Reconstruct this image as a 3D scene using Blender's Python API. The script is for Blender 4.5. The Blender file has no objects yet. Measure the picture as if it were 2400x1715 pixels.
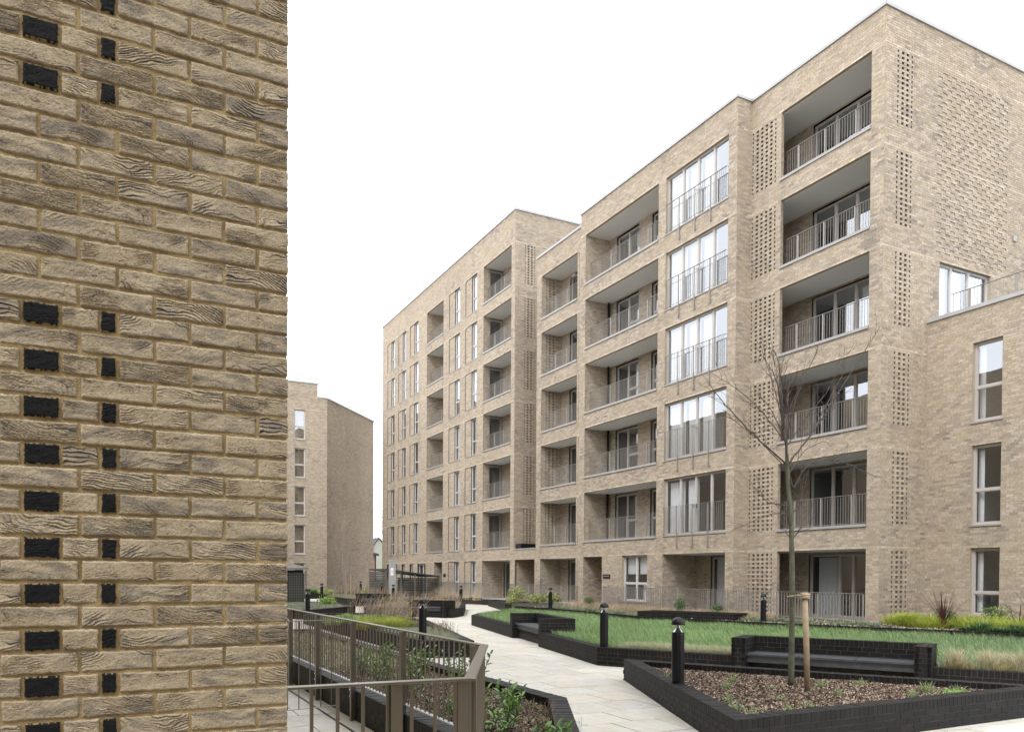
import bpy, math, random
import numpy as np
from mathutils import Matrix, Vector
random.seed(7); RNG = np.random.default_rng(7)
sc = bpy.context.scene
COL = sc.collection

# ------------------------------------------------------------------ camera, sky, sun, exposure
EYE = 1.78
def camera():
    yaw, pit, rol, f, y0 = .4735, -.0150, .0057, 1844.75, 1374.6
    def M(d):
        x, y, z = d
        c, s = math.cos(rol), math.sin(rol); x, z = c*x - s*z, s*x + c*z
        c, s = math.cos(pit), math.sin(pit); y, z = c*y - s*z, s*y + c*z
        c, s = math.cos(yaw), math.sin(yaw); x, y = c*x + s*y, -s*x + c*y
        return Vector((x, y, z))
    cd = bpy.data.cameras.new('camera'); co = bpy.data.objects.new('camera', cd); COL.objects.link(co)
    r, u, b = M((1, 0, 0)), M((0, 0, 1)), -M((0, 1, 0))
    co.matrix_world = Matrix(((r.x, u.x, b.x, 0), (r.y, u.y, b.y, 0), (r.z, u.z, b.z, EYE), (0, 0, 0, 1)))
    cd.sensor_width = 36; cd.sensor_fit = 'HORIZONTAL'; cd.lens = f/2400*36
    cd.shift_y = (y0 - 857.5)/2400; cd.clip_start = .05; cd.clip_end = 600
    sc.camera = co
camera()
world = bpy.data.worlds.new('World'); sc.world = world; world.use_nodes = True
nt = world.node_tree; nt.nodes.clear()
SUN_EL, SUN_AZ = math.radians(52), math.radians(238)     # azimuth from +Y clockwise: light comes from -X, -Y
sky = nt.nodes.new('ShaderNodeTexSky'); sky.sky_type = 'NISHITA'; sky.sun_disc = False
sky.sun_elevation = SUN_EL; sky.sun_rotation = SUN_AZ; sky.dust_density = 3
mixc = nt.nodes.new('ShaderNodeMix'); mixc.data_type = 'RGBA'; mixc.inputs[0].default_value = .86
mixc.inputs[7].default_value = (13.6, 13.9, 14.4, 1)     # the closed, even cloud cover over the clear-sky model
bg = nt.nodes.new('ShaderNodeBackground'); bg.inputs[1].default_value = .15
wo = nt.nodes.new('ShaderNodeOutputWorld')
nt.links.new(sky.outputs[0], mixc.inputs[6]); nt.links.new(mixc.outputs[2], bg.inputs[0]); nt.links.new(bg.outputs[0], wo.inputs[0])
sl = bpy.data.lights.new('sun', 'SUN'); sl.energy = 1.5; sl.angle = math.radians(14); sl.color = (1, .975, .94)
so = bpy.data.objects.new('sun', sl); COL.objects.link(so)
sd = Vector((math.sin(SUN_AZ)*math.cos(SUN_EL), math.cos(SUN_AZ)*math.cos(SUN_EL), math.sin(SUN_EL)))
so.rotation_euler = sd.to_track_quat('Z', 'Y').to_euler(); so.location = sd*80
sc.view_settings.view_transform = 'Standard'; sc.view_settings.look = 'None'
sc.view_settings.exposure = 0.45; sc.view_settings.gamma = 1; sc.view_settings.use_curve_mapping = False
sc.cycles.max_bounces = 7; sc.cycles.transparent_max_bounces = 12

# ------------------------------------------------------------------ materials
def node_mat(name):
    m = bpy.data.materials.new(name); m.use_nodes = True
    t = m.node_tree; b = t.nodes['Principled BSDF']
    return m, t, b
def noise_mix(t, src, c_dark, scale, amt, detail=4, coord='Object'):
    """multiply colour by a noise"""
    tc = t.nodes.new('ShaderNodeTexCoord'); n = t.nodes.new('ShaderNodeTexNoise')
    n.inputs['Scale'].default_value = scale; n.inputs['Detail'].default_value = detail
    t.links.new(tc.outputs[coord], n.inputs['Vector'])
    r = t.nodes.new('ShaderNodeMapRange'); r.inputs[1].default_value = .3; r.inputs[2].default_value = .7
    r.inputs[3].default_value = 0; r.inputs[4].default_value = amt
    t.links.new(n.outputs[0], r.inputs[0])
    mx = t.nodes.new('ShaderNodeMix'); mx.data_type = 'RGBA'; mx.blend_type = 'MIX'
    t.links.new(r.outputs[0], mx.inputs[0])
    if isinstance(src, tuple): mx.inputs[6].default_value = (*src, 1)
    else: t.links.new(src, mx.inputs[6])
    mx.inputs[7].default_value = (*c_dark, 1)
    return mx.outputs[2], n
def bump(t, b, hsock, strength, dist):
    bp = t.nodes.new('ShaderNodeBump'); bp.inputs['Strength'].default_value = strength; bp.inputs['Distance'].default_value = dist
    t.links.new(hsock, bp.inputs['Height']); t.links.new(bp.outputs[0], b.inputs['Normal'])
def plain(name, col, rough=.6, metal=0, dark=None, scale=6, amt=.5, bs=0, bd=.002, spec=.5, bscale=None):
    m, t, b = node_mat(name)
    b.inputs['Roughness'].default_value = rough; b.inputs['Metallic'].default_value = metal
    b.inputs['Specular IOR Level'].default_value = spec
    if dark is None: dark = tuple(c*.75 for c in col)
    o, n = noise_mix(t, tuple(col), dark, scale, amt)
    t.links.new(o, b.inputs['Base Color'])
    if bs:
        if bscale:
            n2 = t.nodes.new('ShaderNodeTexNoise'); n2.inputs['Scale'].default_value = bscale; n2.inputs['Detail'].default_value = 5
            tc = t.nodes.new('ShaderNodeTexCoord'); t.links.new(tc.outputs['Object'], n2.inputs['Vector']); n = n2
        bump(t, b, n.outputs[0], bs, bd)
    return m
def attr_mat(name, rough=.8, source='attr', spec=.3, dark=(.5, .5, .5), scale=30, amt=.35, bs=.4, bd=.004, trans=0, bscale=None):
    """colour carried by the mesh (attribute 'Col') or by the object colour, times a fine noise"""
    m, t, b = node_mat(name)
    b.inputs['Roughness'].default_value = rough; b.inputs['Specular IOR Level'].default_value = spec
    if source == 'attr':
        a = t.nodes.new('ShaderNodeAttribute'); a.attribute_name = 'Col'; src = a.outputs['Color']
    else:
        a = t.nodes.new('ShaderNodeObjectInfo'); src = a.outputs['Color']
    mul = t.nodes.new('ShaderNodeMix'); mul.data_type = 'RGBA'; mul.blend_type = 'MULTIPLY'; mul.inputs[0].default_value = 1
    o, n = noise_mix(t, (1., 1., 1.), dark, scale, amt)
    if source == 'obj':     # shared meshes: shift the grain from piece to piece
        oi = t.nodes.new('ShaderNodeObjectInfo'); tc_ = t.nodes.new('ShaderNodeTexCoord'); vm = t.nodes.new('ShaderNodeVectorMath'); vm.operation = 'ADD'
        cm = t.nodes.new('ShaderNodeCombineXYZ'); ml = t.nodes.new('ShaderNodeMath'); ml.operation = 'MULTIPLY'; ml.inputs[1].default_value = 97.
        t.links.new(oi.outputs['Random'], ml.inputs[0]); t.links.new(ml.outputs[0], cm.inputs[0]); t.links.new(tc_.outputs['Object'], vm.inputs[0]); t.links.new(cm.outputs[0], vm.inputs[1]); t.links.new(vm.outputs[0], n.inputs['Vector'])
    t.links.new(src, mul.inputs[6]); t.links.new(o, mul.inputs[7])
    t.links.new(mul.outputs[2], b.inputs['Base Color'])
    if bs:
        if bscale:
            n2 = t.nodes.new('ShaderNodeTexNoise'); n2.inputs['Scale'].default_value = bscale; n2.inputs['Detail'].default_value = 6
            tc = t.nodes.new('ShaderNodeTexCoord'); t.links.new(tc.outputs['Object'], n2.inputs['Vector']); n = n2
        bump(t, b, n.outputs[0], bs, bd)
    if trans:
        b.inputs['Subsurface Weight'].default_value = 0
        tr = t.nodes.new('ShaderNodeBsdfTranslucent'); ms = t.nodes.new('ShaderNodeMixShader'); ms.inputs[0].default_value = trans
        t.links.new(mul.outputs[2], tr.inputs[0]); t.links.new(b.outputs[0], ms.inputs[1]); t.links.new(tr.outputs[0], ms.inputs[2])
        t.links.new(ms.outputs[0], t.nodes['Material Output'].inputs[0])
    return m
def glass_mat(name, ior=1.7, tint=(.86, .87, .87), bend=.004):
    m = bpy.data.materials.new(name); m.use_nodes = True; t = m.node_tree; t.nodes.clear()
    out = t.nodes.new('ShaderNodeOutputMaterial'); ms = t.nodes.new('ShaderNodeMixShader')
    tr = t.nodes.new('ShaderNodeBsdfTransparent'); tr.inputs[0].default_value = (*tint, 1)
    gl = t.nodes.new('ShaderNodeBsdfGlossy'); gl.inputs['Roughness'].default_value = .01; gl.inputs[0].default_value = (.93, .96, 1, 1)
    lw = t.nodes.new('ShaderNodeLayerWeight'); lw.inputs[0].default_value = .5; pw = t.nodes.new('ShaderNodeMath'); pw.operation = 'POWER'; pw.inputs[1].default_value = 4.5
    t.links.new(lw.outputs['Facing'], pw.inputs[0]); mr = t.nodes.new('ShaderNodeMapRange'); mr.inputs[3].default_value = ior; mr.inputs[4].default_value = 1.
    t.links.new(pw.outputs[0], mr.inputs[0]); fr = mr
    tc = t.nodes.new('ShaderNodeTexCoord'); n = t.nodes.new('ShaderNodeTexNoise'); n.inputs['Scale'].default_value = 1.3; n.inputs['Detail'].default_value = 1
    bp = t.nodes.new('ShaderNodeBump'); bp.inputs['Strength'].default_value = .35; bp.inputs['Distance'].default_value = bend
    t.links.new(tc.outputs['Object'], n.inputs[0]); t.links.new(n.outputs[0], bp.inputs['Height']); t.links.new(bp.outputs[0], gl.inputs['Normal'])
    t.links.new(fr.outputs[0], ms.inputs[0]); t.links.new(tr.outputs[0], ms.inputs[1]); t.links.new(gl.outputs[0], ms.inputs[2]); t.links.new(ms.outputs[0], out.inputs[0])
    return m
M = {}
M['brick'] = attr_mat('buff_brick', .88, 'attr', .2, (.58, .53, .48), 17, .75, .6, .005, bscale=60)
M['brick_o'] = attr_mat('buff_brick_single', .88, 'obj', .2, (.58, .53, .48), 17, .75, .6, .005, bscale=60)
M['mortar'] = plain('lime_mortar', (.40, .345, .265), .95, dark=(.32, .265, .19), scale=2.5, amt=.7, bs=.4, bd=.003, bscale=90)
M['near_brick'] = attr_mat('handmade_brick', .85, 'attr', .25, (.70, .67, .62), 130, .7, .8, .0030, bscale=230)
M['near_mortar'] = plain('ochre_mortar', (.39, .285, .14), .95, dark=(.25, .18, .085), scale=14, amt=.8, bs=.8, bd=.004, bscale=170)
M['dark_brick'] = attr_mat('blue_black_brick', .62, 'attr', .3, (.55, .55, .55), 22, .8, .7, .005, bscale=60)
M['dark_brick_o'] = attr_mat('blue_black_brick_single', .62, 'obj', .3, (.55, .55, .55), 22, .8, .7, .005, bscale=60)
M['dark_mortar'] = plain('grey_black_mortar', (.085, .08, .073), .95, dark=(.022, .02, .018), scale=5, amt=1, bs=.5, bd=.003, bscale=80)
M['coping'] = plain('pale_metal_coping', (.40, .405, .41), .4, .0, scale=2)
M['frame'] = plain('taupe_frame', (.45, .415, .39), .42, .0, scale=1.5, amt=.3)
M['frame_light'] = plain('pale_grey_frame', (.52, .50, .49), .42, scale=1.5, amt=.2)
M['rail'] = plain('taupe_rail', (.27, .25, .225), .36, .0, scale=3, amt=.3)
M['near_rail'] = plain('bronze_rail', (.205, .182, .148), .34, .82, scale=5, amt=.4, dark=(.165, .146, .118))
M['sill'] = plain('sill_metal', (.34, .33, .32), .4, scale=2)
M['soffit'] = plain('white_soffit', (.76, .76, .74), .8, scale=1, amt=.2, dark=(.70, .70, .68))
M['glass'] = glass_mat('window_glass', .34)
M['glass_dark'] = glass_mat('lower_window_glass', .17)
M['clear'] = glass_mat('lamp_glass', .05, (.96, .97, .97), 0)
M['room'] = plain('room_plaster', (.34, .355, .36), .9, scale=.6, amt=.4)
M['curtain'] = plain('white_net_curtain', (.78, .80, .84), .9, scale=12, amt=.3)
M['cavity'] = plain('dark_cavity', (.012, .010, .008), .95, scale=3)  # near-black colour standing in for shade behind screen holes and shelter mesh
M['black'] = plain('black_paint', (.006, .007, .009), .36, scale=8, amt=.5, dark=(.010, .010, .011), spec=.3)
M['chrome'] = plain('brushed_reflector', (.62, .62, .62), .22, 1., scale=10, amt=.2)
M['slate'] = plain('dark_seat_board', (.055, .06, .068), .5, dark=(.03, .032, .036), scale=9, amt=.8, bs=.4, bscale=70)
M['soil'] = plain('dark_soil', (.045, .033, .024), .95, dark=(.015, .011, .008), scale=12, amt=.9, bs=.8, bd=.02, bscale=25)
M['chips'] = attr_mat('bark_chips', .85, 'attr', .2, (.6, .6, .6), 60, .5, 0)
M['leaf'] = attr_mat('green_leaf', .38, 'attr', .5, (.7, .75, .7), 25, .4, 0, trans=.25)
M['leaf_o'] = attr_mat('laurel_leaf', .32, 'obj', .6, (.7, .75, .7), 25, .4, 0, trans=.22)
M['blade'] = attr_mat('grass_blade', .6, 'attr', .3, (.75, .8, .75), 3, .4, 0, trans=.35)
M['dry'] = attr_mat('dry_stem', .8, 'attr', .2, (.7, .7, .7), 9, .4, 0)
M['bark'] = plain('green_grey_bark', (.115, .12, .075), .85, dark=(.05, .048, .035), scale=9, amt=1, bs=.8, bd=.006, bscale=45)
M['twig'] = plain('red_brown_twig', (.085, .066, .056), .8, dark=(.045, .036, .031), scale=10, amt=.7)
M['pale_bark'] = plain('pale_birch_bark', (.36, .30, .24), .85, dark=(.17, .14, .11), scale=8, amt=.9)
M['stake'] = plain('round_pine_stake', (.37, .29, .195), .75, dark=(.24, .175, .11), scale=9, amt=.9, bs=.5, bd=.003, bscale=50)
M['jute'] = plain('jute_strap', (.42, .33, .22), .95, scale=40)
M['render_wall'] = plain('grey_green_render', (.36, .38, .33), .9, scale=.6, amt=.4, dark=(.24, .26, .22))
M['red_brick'] = plain('pink_red_brick', (.42, .22, .18), .9, scale=2, amt=.6)
M['roof_slate'] = plain('dark_roof_slate', (.035, .04, .05), .6, scale=2)
M['white'] = plain('white_plate', (.78, .78, .78), .5, scale=2, amt=.1)
M['blue'] = plain('blue_print', (.06, .05, .22), .5)
M['lettering'] = plain('pale_lettering', (.35, .35, .35), .5)
M['alley'] = plain('grey_door', (.10, .105, .11), .5)
M['mesh_metal'] = plain('grey_mesh_metal', (.17, .17, .155), .45, .3, scale=3)
M['slat'] = plain('olive_grey_slat', (.055, .055, .047), .5, .1, scale=2)
def far_brick_mat():
    m, t, b = node_mat('far_brick'); b.inputs['Roughness'].default_value = .9
    tc = t.nodes.new('ShaderNodeTexCoord'); sep = t.nodes.new('ShaderNodeSeparateXYZ'); cmb = t.nodes.new('ShaderNodeCombineXYZ')
    add = t.nodes.new('ShaderNodeMath'); add.operation = 'ADD'
    t.links.new(tc.outputs['Object'], sep.inputs[0]); t.links.new(sep.outputs[0], add.inputs[0]); t.links.new(sep.outputs[1], add.inputs[1])
    t.links.new(add.outputs[0], cmb.inputs[0]); t.links.new(sep.outputs[2], cmb.inputs[1])
    br = t.nodes.new('ShaderNodeTexBrick'); br.inputs['Scale'].default_value = 1; br.inputs['Brick Width'].default_value = .225; br.inputs['Row Height'].default_value = .075
    br.inputs['Mortar Size'].default_value = .008; br.inputs['Color1'].default_value = (.42, .33, .23, 1); br.inputs['Color2'].default_value = (.25, .20, .15, 1); br.inputs['Mortar'].default_value = (.36, .28, .18, 1)
    t.links.new(cmb.outputs[0], br.inputs['Vector']); t.links.new(br.outputs[0], b.inputs['Base Color'])
    return m
M['far_brick'] = far_brick_mat()
def slab_mat(name, source):
    m, t, b = node_mat(name); b.inputs['Roughness'].default_value = .75; b.inputs['Specular IOR Level'].default_value = .3
    if source == 'attr': a = t.nodes.new('ShaderNodeAttribute'); a.attribute_name = 'Col'; src = a.outputs['Color']
    else: a = t.nodes.new('ShaderNodeObjectInfo'); src = a.outputs['Color']
    tc = t.nodes.new('ShaderNodeTexCoord'); geo = t.nodes.new('ShaderNodeNewGeometry')
    n1 = t.nodes.new('ShaderNodeTexNoise'); n1.inputs['Scale'].default_value = 1.1; n1.inputs['Detail'].default_value = 6; n1.inputs['Roughness'].default_value = .6
    t.links.new(geo.outputs['Position'], n1.inputs[0])
    cr = t.nodes.new('ShaderNodeValToRGB'); cr.color_ramp.elements[0].position = .36; cr.color_ramp.elements[0].color = (.95, .91, .83, 1); cr.color_ramp.elements[1].position = .58; cr.color_ramp.elements[1].color = (1, 1, 1, 1)
    t.links.new(n1.outputs[0], cr.inputs[0])
    n2 = t.nodes.new('ShaderNodeTexNoise'); n2.inputs['Scale'].default_value = 5; n2.inputs['Detail'].default_value = 8; n2.inputs['Distortion'].default_value = 1.5
    t.links.new(geo.outputs['Position'], n2.inputs[0])
    cr2 = t.nodes.new('ShaderNodeValToRGB'); cr2.color_ramp.elements[0].position = .40; cr2.color_ramp.elements[0].color = (.92, .90, .86, 1); cr2.color_ramp.elements[1].position = .6; cr2.color_ramp.elements[1].color = (1, 1, 1, 1)
    t.links.new(n2.outputs[0], cr2.inputs[0])
    a1 = t.nodes.new('ShaderNodeMix'); a1.data_type = 'RGBA'; a1.blend_type = 'MULTIPLY'; a1.inputs[0].default_value = 1
    a2 = t.nodes.new('ShaderNodeMix'); a2.data_type = 'RGBA'; a2.blend_type = 'MULTIPLY'; a2.inputs[0].default_value = 1
    t.links.new(src, a1.inputs[6]); t.links.new(cr.outputs[0], a1.inputs[7]); t.links.new(a1.outputs[2], a2.inputs[6]); t.links.new(cr2.outputs[0], a2.inputs[7])
    t.links.new(a2.outputs[2], b.inputs['Base Color']); bump(t, b, n2.outputs[0], .25, .004)
    return m
M['slab'] = slab_mat('sandstone_slab', 'attr'); M['slab_o'] = slab_mat('sandstone_slab_single', 'obj')

# ------------------------------------------------------------------ object helpers
W = {}
def link(o, parent=None, world=None):
    COL.objects.link(o)
    wm = world if world is not None else Matrix.Identity(4)
    if parent is not None:
        o.parent = parent; o.matrix_parent_inverse = W[parent.name].inverted()
    o.matrix_basis = wm; W[o.name] = wm.copy()
    return o
def tag(o, label=None, cat=None, group=None, kind=None):
    if label: o['label'] = label
    if cat: o['category'] = cat
    if group: o['group'] = group
    if kind: o['kind'] = kind
    return o
def empty(name, loc, label, cat, group=None):
    o = bpy.data.objects.new(name, None); o.empty_display_size = .2
    link(o, None, Matrix.Translation(Vector(loc))); return tag(o, label, cat, group)
def copy_tree(o, parent=None):
    c = o.copy(); COL.objects.link(c); c.parent = parent; c.matrix_parent_inverse = o.matrix_parent_inverse.copy()
    W[c.name] = W[o.name].copy()
    for ch in list(o.children): copy_tree(ch, c)
    return c
class MB:
    """plain mesh builder"""
    def __init__(s): s.v = []; s.f = []; s.c = []
    def add(s, vs, fs, col=None):
        b = len(s.v); s.v += [tuple(v) for v in vs]; s.f += [tuple(b+i for i in f) for f in fs]
        s.c += [col or (1, 1, 1)]*len(vs)
    def box(s, x0, x1, y0, y1, z0, z1, col=None):
        s.add([(x0,y0,z0),(x1,y0,z0),(x1,y1,z0),(x0,y1,z0),(x0,y0,z1),(x1,y0,z1),(x1,y1,z1),(x0,y1,z1)],
              [(0,3,2,1),(4,5,6,7),(0,1,5,4),(1,2,6,5),(2,3,7,6),(3,0,4,7)], col)
    def bar(s, a, b, w, h=None, col=None, up=(0, 0, 1)):
        a, b = Vector(a), Vector(b); d = (b-a).normalized(); u = Vector(up)
        if abs(d.dot(u)) > .98: u = Vector((0, 1, 0))
        sx = d.cross(u).normalized(); sy = sx.cross(d).normalized(); h = h or w
        sx *= w/2; sy *= h/2
        s.add([a-sx-sy, a+sx-sy, a+sx+sy, a-sx+sy, b-sx-sy, b+sx-sy, b+sx+sy, b-sx+sy],
              [(0,1,2,3),(7,6,5,4),(0,4,5,1),(1,5,6,2),(2,6,7,3),(3,7,4,0)], col)
    def prism(s, pts, z0, z1, col=None, cap=True):
        n = len(pts); vs = [(p[0], p[1], z0) for p in pts] + [(p[0], p[1], z1) for p in pts]
        fs = [(i, (i+1) % n, n+(i+1) % n, n+i) for i in range(n)]
        if cap: fs += [tuple(range(n, 2*n)), tuple(reversed(range(n)))]
        s.add(vs, fs, col)
    def tube(s, pts, rad, sides=8, col=None, cap=True):
        pts = [Vector(p) for p in pts]; n = len(pts); b = len(s.v); ref = None
        for i, p in enumerate(pts):
            d = (pts[min(i+1, n-1)] - pts[max(i-1, 0)]).normalized()
            if ref is None: ref = d.orthogonal().normalized()
            x = (ref - d*ref.dot(d)).normalized(); ref = x; y = d.cross(x)
            r = rad[i] if isinstance(rad, (list, tuple)) else rad
            for k in range(sides):
                a = 2*math.pi*k/sides; s.v.append(tuple(p + x*math.cos(a)*r + y*math.sin(a)*r)); s.c.append(col or (1, 1, 1))
        for i in range(n-1):
            for k in range(sides):
                k2 = (k+1) % sides; s.f.append((b+i*sides+k, b+i*sides+k2, b+(i+1)*sides+k2, b+(i+1)*sides+k))
        if cap: s.f.append(tuple(b+(n-1)*sides+k for k in range(sides))); s.f.append(tuple(b+k for k in reversed(range(sides))))
    def lathe(s, prof, sides=24, col=None):
        b = len(s.v)
        for r, z in prof:
            for k in range(sides):
                a = 2*math.pi*k/sides; s.v.append((r*math.cos(a), r*math.sin(a), z)); s.c.append(col or (1, 1, 1))
        for i in range(len(prof)-1):
            for k in range(sides):
                k2 = (k+1) % sides; s.f.append((b+i*sides+k, b+i*sides+k2, b+(i+1)*sides+k2, b+(i+1)*sides+k))
    def mesh(s, name, mat, smooth=False):
        me = bpy.data.meshes.new(name); me.from_pydata(s.v, [], s.f)
        a = me.color_attributes.new('Col', 'FLOAT_COLOR', 'POINT')
        cc = np.ones((len(s.v), 4), np.float32); cc[:, :3] = np.array(s.c, np.float32).reshape(-1, 3); a.data.foreach_set('color', cc.ravel())
        me.materials.append(mat)
        if smooth: me.polygons.foreach_set('use_smooth', [True]*len(s.f))
        me.update(); return me
    def build(s, name, mat, parent=None, world=None, smooth=False, bevel=0):
        o = bpy.data.objects.new(name, s.mesh(name, mat, smooth)); link(o, parent, world)
        if bevel:
            bv = o.modifiers.new('bevel', 'BEVEL'); bv.width = bevel; bv.segments = 2; bv.limit_method = 'ANGLE'
        return o
def np_mesh(name, V, F, C, mat):
    """V (n,3); F (m,k) constant k; C (n,3)"""
    me = bpy.data.meshes.new(name); n, m, k = len(V), len(F), F.shape[1]
    me.vertices.add(n); me.vertices.foreach_set('co', V.astype(np.float32).ravel())
    me.loops.add(m*k); me.loops.foreach_set('vertex_index', F.astype(np.int32).ravel())
    me.polygons.add(m); me.polygons.foreach_set('loop_start', np.arange(0, m*k, k, dtype=np.int32)); me.polygons.foreach_set('loop_total', np.full(m, k, np.int32))
    a = me.color_attributes.new('Col', 'FLOAT_COLOR', 'POINT'); cc = np.ones((n, 4), np.float32); cc[:, :3] = C; a.data.foreach_set('color', cc.ravel())
    me.materials.append(mat); me.update(calc_edges=True); me.polygons.foreach_set('use_smooth', np.zeros(m, bool)); return me
# value noise in numpy -------------------------------------------------
def vnoise(x, y, seed):
    xi, yi = np.floor(x).astype(np.int64), np.floor(y).astype(np.int64); fx, fy = x-xi, y-yi
    fx, fy = fx*fx*(3-2*fx), fy*fy*(3-2*fy)
    def h(a, b):
        n = (a*374761393 + b*668265263 + seed*974711) & 0xffffffff
        n = ((n ^ (n >> 13))*1274126177) & 0xffffffff
        return ((n ^ (n >> 16)) & 0xffff)/65535.
    return (h(xi, yi)*(1-fx)+h(xi+1, yi)*fx)*(1-fy) + (h(xi, yi+1)*(1-fx)+h(xi+1, yi+1)*fx)*fy
def fbm(x, y, seed, o=4):
    r = 0; a = .5; tot = 0
    for i in range(o): r = r + a*vnoise(x*2**i, y*2**i, seed+i*17); tot += a; a *= .55
    return r/tot

# ------------------------------------------------------------------ brickwork
ZC = .02      # level of the first bed joint
PITCH, COURSE = .225, .075
def palette(n, u, z, seed, far=0):
    """one colour a brick: buff, with pinkish, greyish and burnt ones that come in clusters"""
    r = RNG.random(n); cl = fbm(u*.55, z*.9, seed, 3); cl2 = fbm(u*1.7+9, z*2.6+3, seed+5, 2)
    base = np.array([.455, .388, .304]); out = np.tile(base, (n, 1))
    out *= (.86+.28*RNG.random(n))[:, None]
    grey = r + (cl-.5)*1.3 + (cl2-.5)*.6
    g = grey > 1.07; out[g] = np.array([.345, .30, .258])*(.84+.28*RNG.random(g.sum()))[:, None]
    g2 = (grey > .84) & ~g; out[g2] = np.array([.40, .345, .292])*(.88+.24*RNG.random(g2.sum()))[:, None]
    g3 = RNG.random(n) < .13; out[g3] = np.array([.52, .46, .385])*(.9+.15*RNG.random(g3.sum()))[:, None]
    st = fbm(u*.35+3, z*.22+11, seed+31, 3); st2 = fbm(u*2.2, z*.25+5, seed+37, 2)     # weathering: broad tone drift and faint vertical run-off
    out *= (1+.16*(st-.5)-.10*np.clip(st2-.62, 0, 1)*2.6)[:, None]
    return out*.99
class Frame:
    def __init__(s, origin, U, N):
        s.O = np.array(origin, float); s.U = np.array(U, float); s.N = np.array(N, float)
        s.flip = np.dot(np.cross(s.U, s.N), [0, 0, 1]) < 0
    def P(s, u, n, z): return tuple(s.O + s.U*u + s.N*n + np.array([0, 0, z]))
    def arr(s, u, n, z): return s.O[None]+u[:, None]*s.U[None]+n[:, None]*s.N[None]+np.stack([0*z, 0*z, z], 1)
def front(X): return Frame((X, 0, 0), (0, 1, 0), (-1, 0, 0))      # u = Y, looks to -X
def back(X): return Frame((X, 0, 0), (0, 1, 0), (1, 0, 0))
def side(Y): return Frame((0, Y, 0), (1, 0, 0), (0, -1, 0))       # u = X, looks to -Y
def rear(Y): return Frame((0, Y, 0), (1, 0, 0), (0, 1, 0))
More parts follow.
